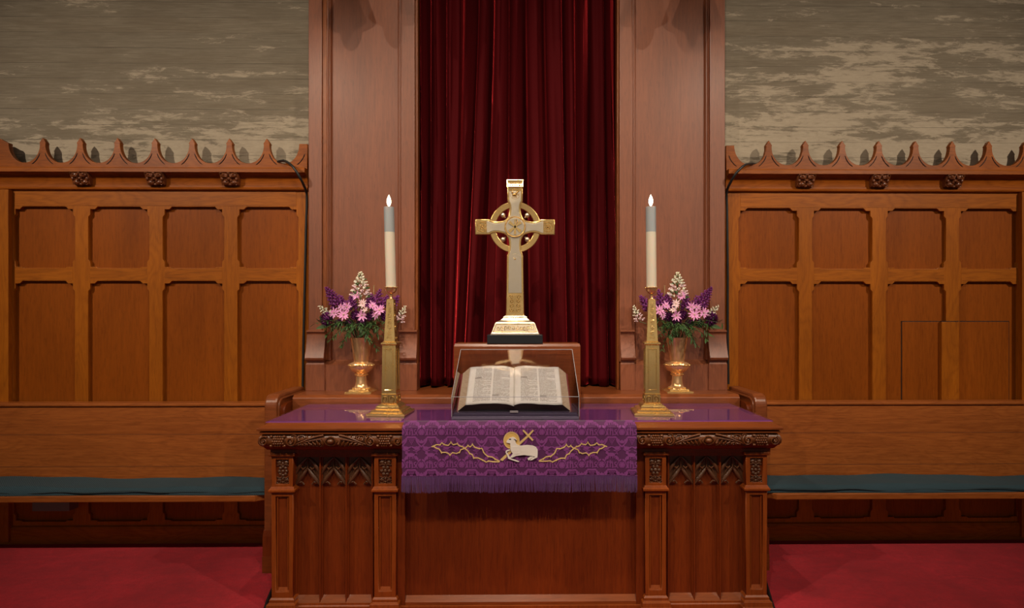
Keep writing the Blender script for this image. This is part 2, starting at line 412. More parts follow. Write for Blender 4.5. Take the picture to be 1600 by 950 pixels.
# ------------------------------------------------------------------ wainscots
YS, YP = 3.98, 4.005          # stile plane, panel plane
Z_RAIL = 2.413                # underside of the bead
def opening(x0, x1, z0, z1, cz=.018, st=.045, w=.014):
    """frame opening with stopped chamfers on its four edges"""
    return [(x0, z0 + .0), (x0 + st * .9, z0), (x0 + st * 1.1, z0 - .008), (x1 - st * 1.1, z0 - .008), (x1 - st * .9, z0), (x1, z0),
            (x1, z0 + st * .8), (x1 + w, z0 + st * 1.15), (x1 + w, z1 - st * 1.15), (x1, z1 - st * .8), (x1, z1),
            (x1 - st * .7, z1), (x1 - st * 1.1, z1 + cz), (x0 + st * 1.1, z1 + cz), (x0 + st * .7, z1), (x0, z1),
            (x0, z1 - st * .8), (x0 - w, z1 - st * 1.15), (x0 - w, z0 + st * 1.15), (x0, z0 + st * .8)]
def crest_outline(tips, xa, xb, Zt, Zs, Zv, Zb, left):
    """row of concave-sided spikes; tips are X positions"""
    P = [(xa, Zb)]
    pts = []
    half = abs(tips[1] - tips[0]) / 2
    def flank(x0, sgn, rev):
        # from shoulder down to the valley
        Q = []
        x_s, x_v = .021, half
        for i in range(11):
            a = i / 10 * PI / 2
            # quarter ellipse concave
            x = x_v - (x_v - x_s) * math.cos(a) ** 1.0; z = Zs - (Zs - Zv) * math.sin(a)
            Q.append((x0 + sgn * x, z))
        return Q[::-1] if rev else Q
    return flank, half
def wainscot(side, label):
    s = -1 if side == 'left' else 1
    if s < 0:
        tips_px = [124.8 + 58.35 * i for i in range(-1, 6)]; ops = [(24, 113.7), (141, 230), (257.3, 347), (374, 463)]
        xin, xout = WX(482, YS), WX(-70, YS); tipY, ref = 3.93, 240
    else:
        tips_px = [1201.4 + 57.4 * i for i in range(0, 8)]; ops = [(1156.9, 1245.3), (1272, 1360), (1387.4, 1475), (1501.8, 1589.6)]
        xin, xout = WX(1133, YS), WX(1680, YS)
    t = thing('wainscot', ((xin + xout) / 2, YS, 0), label, 'wall panelling')
    x0, x1 = min(xin, xout), max(xin, xout)
    O = [(WX(a, YS), WX(b, YS)) for a, b in ops]
    # one more bay beyond the picture's edge is left to the plain end post
    zt1, zb1 = WZ(240, 327, YS), WZ(240, 417, YS)
    zt2 = WZ(240, 443, YS); zb2 = .155
    loops = [[(x0, .02), (x1, .02), (x1, Z_RAIL), (x0, Z_RAIL)]]
    for a, b in O: loops += [opening(a, b, zb1, zt1), opening(a, b, zb2, zt2)]
    obj('panel_frame', shape(loops, YS, YP - YS + .001, .0015), oak_v, t)
    hx0, hx1 = WX(1408, YP), WX(1576, YP); hz = WZ(1490, 501.5, YP)
    for a, b in O:
        for z0, z1 in ((zb1, zt1), (zb2, zt2)):
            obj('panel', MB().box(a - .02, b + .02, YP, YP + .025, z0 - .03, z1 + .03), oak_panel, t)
    # rails drawn with a horizontal grain, pegged flush over the frame
    for z0, z1 in ((zt1 + .024, Z_RAIL + .002),):
        obj('top_rail', MB().box(min(O[0][0], O[-1][0]) + .0, max(O[0][1], O[-1][1]), YS - .0015, YS + .01, z0, z1), oak_h, t)
    for a, b in O:
        obj('middle_rail', MB().box(a, b, YS - .001, YS + .01, zt2 + .024, zb1 - .012), oak_h, t)
    # end post beyond the last bay
    ex = O[0][0] - .012 if s < 0 else O[-1][1] + .03
    if s < 0: obj('end_post', MB().box(x0, WX(14, YS - .03), YS - .035, YS + .02, .02, Z_RAIL), oak_v, t, bev=.003)
    else: obj('end_post', MB().box(WX(1596, YS - .03), x1, YS - .035, YS + .02, .02, Z_RAIL), oak_v, t, bev=.003)
    # cornice: bead, cove, ledge
    zl0, zl1 = 2.524, 2.557
    P = [(YS + .03, Z_RAIL), (YS - .012, Z_RAIL), (YS - .022, Z_RAIL + .006), (YS - .024, Z_RAIL + .014), (YS - .018, Z_RAIL + .020), (YS - .012, Z_RAIL + .024),
         (YS - .012, Z_RAIL + .032)]
    for i in range(9):
        a = i / 8 * PI / 2; P.append((YS - .012 - .045 * (1 - math.cos(a)), Z_RAIL + .032 + (zl0 - Z_RAIL - .036) * math.sin(a)))
    P += [(YS - .062, zl0), (YS - .075, zl0), (YS - .075, zl1 - .008), (YS - .067, zl1), (YS + .03, zl1)]
    xe = x1 if s > 0 else x0; xi = xin
    obj('cornice', MB().prof(P, min(xi, xe), max(xi, xe)), oak_crest, t, smooth=35)
    # cresting
    Yc = 3.958; th = .034
    tips = [WX(p, Yc) for p in tips_px]
    Zt, Zs, Zv, Zb = WZ(240, 215.8, Yc), WZ(240, 224, Yc), WZ(240, 254.6, Yc), zl1 - .002
    half = (tips[1] - tips[0]) / 2
    out = [(x0, Zb)]
    def fl(xc, sg):
        Q = []
        for i in range(13):
            a = i / 12 * PI / 2
            Q.append((xc + sg * (half - (half - .019) * math.cos(a)), Zs - .004 - (Zs - .004 - Zv) * math.sin(a) ** .92))
        return Q
    def up(xc, endtip=False):
        return fl(xc, -1)[::-1] + [(xc - .023, Zs), (xc - .012, Zs + .018), (xc, Zt), (xc + .012, Zs + .018), (xc + .023, Zs)] + fl(xc, 1)
    pts = []
    if s < 0:
        xt = WX(-1, Yc)   # broad end finial
        e = [(x0, Zs + .01), (xt - .03, Zt - .012), (xt, Zt - .006), (xt + .03, Zt - .022), (xt + .045, Zs + .004), (xt + .062, Zs)]
        e += [(xt + .062 + (tips[0] - half - xt - .062) * (1 - math.cos(i / 12 * PI / 2)), Zs - .004 - (Zs - .004 - Zv) * math.sin(i / 12 * PI / 2)) for i in range(13)]
        pts += e
    for k, tx in enumerate(tips):
        if s > 0 and k == 0:
            # end piece beside the pilaster: flat-topped half spike
            xa = xin + .0; xb = xa + .056
            pts += [(xa, Zs), (xb, Zs)] + [(xb + (tx - half - xb) * (1 - math.cos(i / 10 * PI / 2)), Zs - (Zs - Zv) * math.sin(i / 10 * PI / 2)) for i in range(11)]
        pts += up(tx)
    if s < 0:
        xa = xin; xb = xa - .056; tx = tips[-1]
        pts += [(xb - (xb - tx - half) * (1 - math.cos(i / 10 * PI / 2)), Zs - (Zs - Zv) * math.sin(i / 10 * PI / 2)) for i in range(11)][::-1] + [(xb, Zs), (xa, Zs)]
    pts = [p for p in pts if x0 <= p[0] <= x1 + .001]
    clean = []
    for p in pts:
        if not clean or (p[0] - clean[-1][0]) ** 2 + (p[1] - clean[-1][1]) ** 2 > 1e-7: clean.append(p)
    if s > 0: clean.append((x1, Zv))
    outl = [(x0, Zb)] + clean + [(x1, Zb)]
    cr = obj('cresting', shape([outl], Yc, th, .0025), oak_crest, t)
    # incised curved lines on each spike
    groove_m = mat('dark_groove', (.03, .008, .003), .8)
    for tx in tips + [xin]:
        for sg in (-1, 1):
            L = []
            for i in range(9):
                a = .30 + i / 8 * .75
                L.append((tx + sg * (half + .006 - (half - .006) * math.cos(a)), Yc - .0004, Zs - .020 - (Zs - Zv) * math.sin(a) - .008))
            if x0 < L[0][0] < x1 and x0 < L[-1][0] < x1: obj('incised_line', MB().tube(L, [.001] + [.0032] * 7 + [.001], 6), groove_m, cr)
    # carved leaf bosses
    bx = [120.7, 238, 355.5] if s < 0 else [1262.5, 1379.5, 1496]
    for px in bx:
        c = W(px, 281 if s < 0 else 284.5, YS - .075); rosette_boss(t, c)
def rosette_boss(t, c):
    hw, hh = .066, .044
    z0, z1 = Z_RAIL + .032, 2.522
    b = MB().loft([(c.x - hw * .86, c.x + hw * .86, YS - .036, YS - .01, z0), (c.x - hw, c.x + hw, YS - .063, YS - .01, z1)])
    o = obj('carved_boss', b, boss_wood, t, bev=.003)
    r = MB(); zc = (z0 + z1) / 2
    def P(dx, dz, out=.0):
        f = (zc + dz - z0) / (z1 - z0); return (c.x + dx * (.86 + .14 * f), YS - .036 - .027 * f - out, zc + dz)
    r.ball(P(0, 0, .004), .011, .011, .011)
    for sx in (-1, 1):
        for sz in (-1, 1):
            r.ball(P(sx * .030, sz * .023, .002), .024, .012, .017, 12, 8)
            r.ball(P(sx * .018, sz * .012, .010), .009, .009, .007)
            r.ball(P(sx * .034, sz * .026, .011), .009, .008, .007)
            sp = [P(sx * (.048 + .011 * math.cos(a)), sz * (.030 + .009 * math.sin(a)), .006) for a in [k * .9 for k in range(6)]]
            r.tube(sp, .0035, 6)
        r.ball(P(sx * .052, 0, .002), .010, .009, .013)
        r.ball(P(0, sx * .036, .002), .013, .009, .008)
        r.tube([P(sx * .006, -.036, .004), P(sx * .016, -.012, .009), P(sx * .012, .012, .009), P(sx * .004, .036, .004)], .004, 6)
    obj('leaf_carving', r, boss_wood, o, smooth=60)
wainscot('left', 'oak wainscot left of the red curtain, two rows of panels under a spiked cresting')
wainscot('right', 'oak wainscot right of the red curtain, with a hatch cut in its lower panels')
# hatch cut across the two outer lower panels on the right
wr = [o for o in bpy.data.objects if o.name.startswith('wainscot') and o.location.x > 0][0]
groove = mat('dark_gap', (.012, .004, .002), .9)
hx0, hx1, hz1 = WX(1408, YP), WX(1576, YP), WZ(1490, 501.5, YP)
sx0, sx1 = WX(1471, YS), WX(1497.5, YS)
h = obj('hatch_door', MB().box(hx0 + .004, sx0, YP - .006, YP + .001, .72, hz1 - .006).box(sx1, hx1 - .004, YP - .006, YP + .001, .72, hz1 - .006), oak_panel, wr, bev=.001)
obj('hatch_stile', MB().box(sx0 - .001, sx1 + .001, YS - .004, YP + .001, .72, hz1 - .006), oak_v, h, bev=.001)
lab(h, 'cut-out hatch door across two lower panels')
obj('hatch_gap', MB().box(hx0 - .001, hx0 + .004, YP - .003, YP + .001, .72, hz1).box(hx1 - .004, hx1 + .001, YP - .003, YP + .001, .72, hz1).box(hx0, hx1, YP - .003, YP + .001, hz1 - .006, hz1).box(sx0 - .001, sx1 + .001, YS - .0008, YS + .01, hz1 - .007, hz1), groove, h)
# baseboards
for nm, a, b in (('baseboard_left', -4.2, -1.45), ('baseboard_right', 1.45, 4.2)):
    struct(nm, MB().prof([(3.978, 0), (3.962, 0), (3.962, .10), (3.968, .115), (3.978, .12)], a, b), oak_h)

# ------------------------------------------------------------------ pilasters and recess
def pilaster(s, label):
    YF = 3.90
    if s < 0: e = (482, 503, 510, 518, 622, 627, 648, 652)
    else: e = (965, 968, 988, 993, 1097, 1106, 1110, 1133)
    X = [WX(p, YF) for p in e]
    zb, zt = 1.052, 4.6
    t = thing('pilaster', ((X[0] + X[-1]) / 2, YF, zb), label, 'pilaster')
    # stiles
    if s < 0: st = [(X[0], X[1]), (X[5], X[6])]
    else: st = [(X[1], X[2]), (X[6] - .004, X[7])]
    zpan = WZ(564, 563, YF)
    for a, b in st: obj('stile', MB().box(a, b, YF, 3.985, zb + .19, zt), pil_wood, t, bev=.004)
    if s < 0:
        obj('edge_moulding', MB().box(X[1], X[2], YF + .010, 4.0, zpan, zt), pil_edge, t, bev=.003)
        obj('edge_moulding', MB().box(X[6], X[7], YF + .018, 3.985, zb, zt), pil_edge, t, bev=.003)
        xa, xb = X[2], X[5]
    else:
        obj('edge_moulding', MB().box(X[0], X[1], YF + .018, 3.985, zb, zt), pil_edge, t, bev=.003)
        xa, xb = X[2], X[6] - .004
    # inner panel moulding: two stepped beads each side
    w = abs(X[3] - X[2]) if s < 0 else abs(X[5] - X[4])
    pl = MB()
    for a, sg in ((xa, 1), (xb, -1)):
        P = [(a, YF + .10), (a, YF + .014), (a + sg * .010, YF + .010), (a + sg * .014, YF + .018), (a + sg * .020, YF + .018), (a + sg * .030, YF + .034), (a + sg * .034, YF + .04), (a + sg * .034, YF + .10)]
        n = len(P); vs = [(p[0], p[1], zpan) for p in P] + [(p[0], p[1], zt) for p in P]
        pl.add(vs, [(i, (i + 1) % n, n + (i + 1) % n, n + i) for i in range(n)] + [tuple(range(n)), tuple(range(n, 2 * n))])
    obj('panel_moulding', pl, pil_wood, t)
    obj('panel', MB().box(xa, xb, YF + .035, YF + .06, zb + .1, zt), pil_wood, t)
    # sill and plinth between the scroll blocks
    obj('plinth_rail', MB().prof([(YF + .05, zb), (YF - .012, zb), (YF - .012, WZ(564, 570, YF)), (YF + .036, WZ(564, 563, YF) + .002), (YF + .05, WZ(564, 563, YF))], xa - .02, xb + .02), pil_wood, t)
    # scroll blocks at each foot
    blocks = ((478, 507), (623, 651)) if s < 0 else ((970, 992), (1108, 1136))
    zt2, zv, zf = WZ(564, 516, 3.88), WZ(564, 564, 3.88), WZ(564, 568, 3.88)
    for a, b in blocks:
        x0, x1 = WX(a, 3.88), WX(b, 3.88)
        P = [(4.0, zt2), (YF - .010, zt2), (YF - .017, zt2 - .006), (YF - .017, zt2 - .012), (YF - .006, zt2 - .020), (YF - .004, zt2 - .03)]
        for i in range(10):
            a_ = i / 9; P.append((YF - .004 - .040 * (a_ ** 1.6), zt2 - .03 - (zt2 - .03 - zv - .022) * a_))
        for i in range(5):
            q = i / 4 * PI / 2; P.append((YF - .044 + .022 * (1 - math.cos(q)), zv + .022 - .022 * math.sin(q)))
        P += [(4.0, zv)]
        obj('scroll_block', MB().prof(P, x0, x1), pil_wood, t, smooth=30)
        fb_ = MB().loft([(x0 - .002, x1 + .002, YF - .022, 4.0, zb), (x0 - .002, x1 + .002, YF - .022, 4.0, zf - .006), (x0 + .003, x1 - .003, YF - .016, 4.0, zf + .004), (x0 + .003, x1 - .003, YF - .016, 4.0, zv)])
        obj('base_block', fb_, pil_wood, t, bev=.002)
pilaster(-1, 'tall panelled wooden pilaster left of the red curtain')
pilaster(1, 'tall panelled wooden pilaster right of the red curtain')

# ------------------------------------------------------------------ velvet curtain
def curtain():
    R = [(650, 650, .5), (659, 659, 1), (684, 685, 1), (706, 700, .7), (734, 712, 1.2), (762, 733, .8), (783, 772, 1.1), (808, 811, 1), (838, 848, 1.05), (866, 879, .9),
         (889, 897, .7), (911, 913, 1.1), (934, 938, .6), (954, 966, 1.0), (972, 976, .5)]
    Yc = 4.07; zt, zb = 4.7, WZ(800, 602, 4.09)
    zr0, zr1 = WZ(800, 0, Yc), WZ(800, 600, Yc)
    rows = []
    nz = 60; per = 22
    rnd = random.Random(4)
    ph = [rnd.uniform(0, 6.28) for _ in R]
    for j in range(nz + 1):
        z = zt + (zb - zt) * j / nz
        f = max(-.1, min(1.05, (zr0 - z) / (zr0 - zr1)))
        f = f ** 1.25 if f > 0 else f * .2
        xs = [WX(a + (b - a) * f, Yc) for a, b, _ in R]
        row = []
        for i in range(len(R) - 1):
            a, b = xs[i], xs[i + 1]; A0, A1 = R[i][2], R[i + 1][2]
            for k in range(per):
                u = k / per
                # rounded ridge, tight valley that folds back a little under the ridge
                A = A0 + (A1 - A0) * u
                sh = math.cos(2 * PI * u)
                uw = u ** (1.7 if i % 3 == 0 else .62) if i % 4 != 2 else u
                prof_ = (abs(math.cos(PI * uw)) ** 1.5)
                amp = .135 * A * (1 + .25 * math.sin(z * 1.3 + ph[i]))
                x = a + (b - a) * (u - .11 * math.sin(2 * PI * u) * -1 * (1 if u < .5 else 1))
                y = Yc + .10 - amp * prof_ * 1.0 + .006 * math.sin(9 * u + z * 2.1 + ph[i]) + .012 * (i % 3)
                row.append((x, y, z + (.006 * math.sin(i * 1.9 + u * 6) if j == nz else 0)))
        row.append((xs[-1], Yc + .03, z)); rows.append(row)
    m = MB().grid(rows); me = m.mesh(70)
    o = obj('curtain', me, velvet)
    for p in me.polygons: p.use_smooth = True
    sm = o.modifiers.new('thickness', 'SOLIDIFY'); sm.thickness = .003
    tag(o, 'deep red velvet curtain hanging in folds between the two pilasters', 'curtain')
curtain()

# ------------------------------------------------------------------ retable behind the table
ZSH = 1.052
def retable():
    YF = 3.66
    xl, xr = WX(457, YF), WX(1156, YF)
    t = thing('retable', ((xl + xr) / 2, 3.8, 0), 'wooden shelf unit behind the table carrying both vases, with curved end panels', 'retable')
    P = [(4.34, ZSH - .10), (YF, ZSH - .10), (YF, ZSH - .022), (YF + .004, ZSH - .016), (YF + .024, ZSH - .001), (YF + .03, ZSH), (4.34, ZSH)]
    obj('shelf', MB().prof(P, xl, xr), shelf_wood, t)
    obj('front_panel', MB().box(xl, xr, YF + .005, YF + .03, 0, ZSH - .10), tab_v, t)
    for s, pf in ((-1, (412, 430)), (1, (1200, 1184))):
        xo = WX(pf[0], 3.5); xi = xl - .004 if s < 0 else xr + .004
        y0, y1, zt = 3.50, 3.955, 1.073
        prof_ = [(y0, 0), (y0, zt - .07)] + [(y0 + .07 * (1 - math.cos(a)), zt - .07 + .07 * math.sin(a)) for a in [k / 8 * PI / 2 for k in range(1, 9)]] + [(y1, zt), (y1, 0)]
        xa, xb = (xo, xo + .078) if s < 0 else (xo - .078, xo)
        ep = obj('end_panel', MB().prof(prof_, xa, xb), shelf_wood, t, bev=.012)
        # raised bead following the curve on the inner face, and inner board
        sx = xb if s < 0 else xa
        ofs = .026
        L = [(sx, y0 + ofs, .2), (sx, y0 + ofs, zt - .085)] + [(sx, y0 + ofs + .055 * (1 - math.cos(a)), zt - .085 + .055 * math.sin(a)) for a in [k / 8 * PI / 2 for k in range(1, 9)]] + [(sx, y1, zt - .03)]
        obj('bead', MB().tube(L, .008, 8), shelf_wood, ep, smooth=60)
        ib = [(y0 + .05, 0), (y0 + .05, zt - .11)] + [(y0 + .05 + .05 * (1 - math.cos(a)), zt - .11 + .05 * math.sin(a)) for a in [k / 6 * PI / 2 for k in range(1, 7)]] + [(y1, zt - .06), (y1, 0)]
        obj('inner_board', MB().prof(ib, min(sx, xi), max(sx, xi)), tab_v, ep)
        # projecting foot
        ft = MB().loft([(min(xo, xo - s * .07) - (.006 if s < 0 else 0), max(xo, xo - s * .07) + (.006 if s > 0 else 0), y0 - .004, y0 + .2, 0)] * 1 + [(min(xo, xo - s * .07) - (.006 if s < 0 else 0), max(xo, xo - s * .07) + (.006 if s > 0 else 0), y0 - .004, y0 + .2, .22), (min(xo, xo - s * .07), max(xo, xo - s * .07), y0, y0 + .2, .26)])
        obj('foot', ft, tab_v, ep, bev=.002)
        obj('plinth', MB().box(min(xo, xo - s * .07) - (.007 if s < 0 else 0), max(xo, xo - s * .07) + (.007 if s > 0 else 0), y0 - .006, y0 + .2, 0, .10), tab_h, ep)
retable()

# ------------------------------------------------------------------ pews
def pew(s, label):
    xi = WX(413, 3.5) - .002 if s < 0 else WX(1199, 3.5) + .002
    xe = WX(-90, 3.86) if s < 0 else WX(1700, 3.86)
    a, b = min(xi, xe), max(xi, xe)
    t = thing('pew', ((a + b) / 2, 3.7, 0), label, 'pew', None)
    ztop = WZ(200 if s < 0 else 1400, 630 if s < 0 else 627.5, 3.87)
    z = .42; zs = [z, .60, .775, ztop - .028]
    bk = obj('backrest', MB().prof([(3.895, .40), (3.845, .40), (3.868, ztop - .02), (3.90, ztop - .02)], a, b), pew_wood, t)
    for zz in (.555, .765):
        y = 3.845 + (zz - .40) / (ztop - .42) * .023
        obj('board_joint', MB().box(a, b, y - .0006, y + .004, zz, zz + .002), mat('joint_line', (.07, .022, .008), .7), bk)
    obj('cap_rail', MB().prof([(3.955, ztop - .022), (3.860, ztop - .022), (3.855, ztop - .016), (3.855, ztop - .004), (3.860, ztop), (3.955, ztop)], a, b), pew_wood, t, bev=.002)
    ya = 3.565
    x_c = b if s < 0 else a
    if s < 0: poly = [(a, ya), (b - .085, ya), (b, ya + .055), (b, 3.86), (a, 3.86)]
    else: poly = [(a, ya + .055), (a + .085, ya), (b, ya), (b, 3.86), (a, 3.86)]
    n = len(poly); m = MB(); m.add([(p[0], p[1], .408) for p in poly] + [(p[0], p[1], .448) for p in poly], [(i, (i + 1) % n, n + (i + 1) % n, n + i) for i in range(n)] + [tuple(range(n)), tuple(range(n, 2 * n))])
    obj('seat', m, pew_wood, t, bev=.006)
    # brackets under the seat
    for f in ((.03,) if s < 0 else (.97,)):
        x = a + (b - a) * f
        obj('support', MB().prof([(3.90, .408), (3.76, .408), (3.80, .30), (3.80, 0), (3.94, 0), (3.94, .408)], x - .018, x + .018), tab_v, t)
    # cushion
    rows = []
    NX, NY = 90, 14
    cx0, cx1 = (a, b - .008) if s < 0 else (a + .008, b)
    def top(u, v):
        x = cx0 + (cx1 - cx0) * u; y = ya + .008 + (3.843 - ya - .008) * v
        e = min(1, min(u if s > 0 else 1 - u, 1) / .03); ed = (1 - (1 - min(e, 1)) ** 2) ** .5
        ev = min(1, min(v, 1 - v) / .12); evv = (1 - (1 - ev) ** 2) ** .5
        hgt = .462 + .031 * ed ** .6 * evv ** .6 + .005 * math.sin(x * 5.1 + s) + .003 * math.sin(x * 13 + y * 20) - .004 * math.sin(x * 2.3)
        return (x, y + (.006 * math.sin(x * 4.4) if v < .1 else 0), hgt)
    for j in range(NY + 1): rows.append([top(i / NX, j / NY) for i in range(NX + 1)])
    m = MB().grid(rows); nn = NX + 1
    base = [(p[0], p[1], .4495) for p in rows[0]] + [(p[0], p[1], .4495) for p in rows[-1]]
    k0 = len(m.v); m.v += base
    for i in range(NX):
        m.f.append((i, i + 1, k0 + i + 1, k0 + i)); m.mi.append(0)
        m.f.append((NY * nn + i, NY * nn + i + 1, k0 + nn + i + 1, k0 + nn + i)); m.mi.append(0)
        m.f.append((k0 + i, k0 + i + 1, k0 + nn + i + 1, k0 + nn + i)); m.mi.append(0)
    for e in (0, NX):
        m.f.append(tuple([j * nn + e for j in range(NY + 1)] + [k0 + nn + e, k0 + e])); m.mi.append(0)
    ct = thing('pew_cushion', ((cx0 + cx1) / 2, 3.7, .4495), 'long teal seat cushion on the %s pew' % ('left' if s < 0 else 'right'), 'cushion')
    obj('cushion_body', m, teal_m, ct, smooth=60)
    pp = MB().tube([(cx0 + (cx1 - cx0) * i / 60, ya + .006 + .002 * math.sin(i), .468 + .004 * math.sin(i * .55) + (.003 * math.sin(i * .21))) for i in range(61)], .0035, 6)
    obj('piping', pp, mat('dark_teal_piping', (.010, .024, .03), .8), ct, smooth=60)
    # tie at the inner end
    ex = cx1 if s < 0 else cx0
    tie = MB().tube([(ex - (-s) * .06 if s < 0 else ex + .06, 3.70, .498), (ex - .03 * (-s), 3.68, .503), (ex, 3.66, .485)], [.006, .009, .006], 6)
pew(-1, 'long wooden pew with blank backrest against the left wainscot')
pew(1, 'long wooden pew with blank backrest against the right wainscot')
tag(obj('wall_box', MB().box(WX(50, 3.72), WX(108, 3.72), 3.72, 3.80, WZ(80, 799, 3.72), .4075), mat('grey_enamel', (.16, .12, .10), .6), bev=.003), 'small grey rectangular box fixed under the left pew seat', 'box')

# ------------------------------------------------------------------ communion table
def table():
    YE = 2.961
    xa, xb = WX(400.5, YE), WX(1224, YE)
    ZG = 1.003
    YB = 3.645
    t = thing('communion_table', ((xa + xb) / 2, 3.3, 0), 'large carved wooden communion table in front of the red curtain', 'table')
    # top: slope, edge fillet, bead
    z_e1, z_e0 = WZ(600, 669.3, YE), WZ(600, 673, YE)
    o_ = .0
    top = MB().loft([(xa + .016, xb - .016, YE + .016, YB, WZ(600, 674, YE + .012)), (xa, xb, YE, YB, z_e0), (xa, xb, YE, YB, z_e1), (xa + .030, xb - .030, YE + .045, YB, ZG - .014), (xa + .040, xb - .040, YE + .052, YB, ZG - .0075)])
    obj('table_top', top, tab_h, t, bev=.0015)
    zb1, zb0 = WZ(600, 674.5, YE + .012), WZ(600, 678.5, YE + .012)
    zm = (zb0 + zb1) / 2
    bead = MB().loft([(xa + .014, xb - .014, YE + .014, YB, zb0), (xa + .009, xb - .009, YE + .009, YB, zm - .004), (xa + .009, xb - .009, YE + .009, YB, zm + .003), (xa + .014, xb - .014, YE + .014, YB, zb1)])
    obj('edge_bead', bead, tab_h, t)
    # carved frieze: half-round bar with relief
    zf1, zf0 = zb0, WZ(600, 700, YE)
    zc, rh = (zf0 + zf1) / 2, (zf1 - zf0) / 2
    L = [(xa + .05, xb - .05, YE + .06, YB, zf0)]
    lev = []
    for i in range(9):
        a = -PI / 2 + PI * i / 8; o2 = .030 * (1 - math.cos(a))
        lev.append((xa + .004 + o2, xb - .004 - o2, YE + .006 + o2, YB, zc + rh * math.sin(a)))
    fz = obj('frieze', MB().loft(lev), tab_d, t, smooth=50)
    R = MB()
    def S_(x, dz, out=0):
        out *= 1.7
        v = max(-1, min(1, dz / rh)); a = math.asin(v); return (x, YE + .006 + .030 * (1 - math.cos(a)) - out, zc + dz)
    def spiral(cx, cz, r, turns, d, a0=0, w=.005):
        P = []
        N = int(18 * turns)
        for i in range(N + 1):
            f = i / N; a = a0 + d * 2 * PI * turns * f; rr = r * (1 - .8 * f)
            P.append(S_(cx + rr * math.cos(a), cz + rr * math.sin(a) * .92, .003 + .004 * f))
        R.tube(P, [w * (1 - .4 * i / N) for i in range(N + 1)], 6); R.ball(S_(cx, cz, .005), .006)
    def grapes(cx):
        rnd = random.Random(int(cx * 1000))
        for gx in range(-2, 3):
            for gz in range(-2, 3):
                if abs(gx) + abs(gz) < 4: R.ball(S_(cx + gx * .0115 + (gz % 2) * .005, gz * .0115, .004), .0068, n=8, m=5)
    def motif(c, half):
        for sg in (-1, 1):
            sx = lambda d: c + sg * d
            # long pointed leaf: upper and lower edge, midrib, lobes between them
            up_ = [S_(sx(.040 + .160 * f), .029 * math.cos(f * PI * .62) - .014 * f, .005) for f in [i / 16 for i in range(17)]]
            R.tube(up_, [.0065 * (1 - .75 * i / 16) for i in range(17)], 7)
            R.tube([S_(sx(.048 + .145 * f), .012 * math.cos(f * PI * .6) - .016 * f, .004) for f in [i / 14 for i in range(15)]], [.0045 * (1 - .7 * i / 14) for i in range(15)], 6)
            R.tube([S_(sx(.040 + .150 * f), -.027 + .008 * f, .003) for f in [i / 10 for i in range(11)]], .0035, 6)
            for q in range(6):
                h_ = .026 * (1 - q / 7)
                R.tube([S_(sx(.046 + .021 * q), -.026, .003), S_(sx(.040 + .021 * q), -.012, .006), S_(sx(.050 + .021 * q), -.024 + h_ * 1.25, .005)], [.002, .0065 - .0006 * q, .0025], 6)
                R.ball(S_(sx(.058 + .021 * q), -.017, .004), .0065, .005, .007, 8, 5)
                R.tube([S_(sx(.052 + .022 * q), .024 - .004 * q, .004), S_(sx(.060 + .022 * q), .031, .004)], [.005, .0015], 6)
            R.tube([S_(sx(.150 + .020 * math.cos(a)), .018 + .010 * math.sin(a), .005) for a in [k * .6 for k in range(9)]], .0035, 6)
            spiral(sx(.204), .0, .028, 1.6, sg, 2 if sg > 0 else 1, .006)
            grapes(sx(.272))
            spiral(sx(.342), 0, .026, 1.6, -sg, 1, .006)
            for q in (-1, 1):
                R.ball(S_(sx(.240), q * .024, .004), .010, .008, .007); R.ball(S_(sx(.306), q * .024, .004), .009, .008, .007)
                R.tube([S_(sx(.176), q * .024, .003), S_(sx(.190), q * .030, .004), S_(sx(.205), q * .026, .003)], .004, 6)
        R.ball(S_(c, 0, .006), .018, .014, .014, 14, 8)
        R.tube([S_(c + .030 * math.cos(a), -.004 + .024 * math.sin(a), .004) for a in [k / 12 * PI for k in range(13)]], .0045, 6)
        R.tube([S_(c + .028 * math.cos(a), -.004 - .018 * math.sin(a), .004) for a in [k / 12 * PI for k in range(13)]], .0035, 6)
    for px in (516.5, 1107): motif(WX(px, YE), .38)
    xm0, xm1 = WX(640, YE), WX(985, YE); k = 0; x = xm0
    while x < xm1 - .01:
        (spiral(x, 0, .027, 1.6, 1 if k % 4 == 0 else -1, 1, .006) if k % 2 == 0 else grapes(x)); x += .0655; k += 1
    # side return scroll at the corners
    obj('relief_carving', R, tab_d, fz, smooth=60)
    # neck under the frieze
    YC = 3.02                         # column face plane
    YPn = 3.075                       # bay panel plane
    c0, c1 = WX(422, YC), WX(1204, YC)
    zn = WZ(600, 708, YC)
    obj('neck_moulding', MB().loft([(c0 - .004, c1 + .004, YC + .012, YB - .02, zn - .004), (c0 - .004, c1 + .004, YC + .012, YB - .02, zn + .016), (c0 - .016, c1 + .016, YC - .004, YB - .02, zn + .022), (c0 - .03, c1 + .03, YC - .02, YB - .02, zf0 + .001)]), tab_v, t, bev=.001)
    # carcase
    obj('carcase', MB().box(c0 + .015, c1 - .015, YPn + .012, YB - .02, .0, zn), tab_v, t)
    # columns
    caps = [(419, 460.5), (580, 622), (1005, 1045.5), (1163, 1203.5)]
    zcap1, zcap0 = WZ(600, 708.3, YC), WZ(600, 711.5, YC)
    zl1, zl0 = WZ(600, 763.6, YC), WZ(600, 767.6, YC)
    zbs = WZ(600, 934, YC)
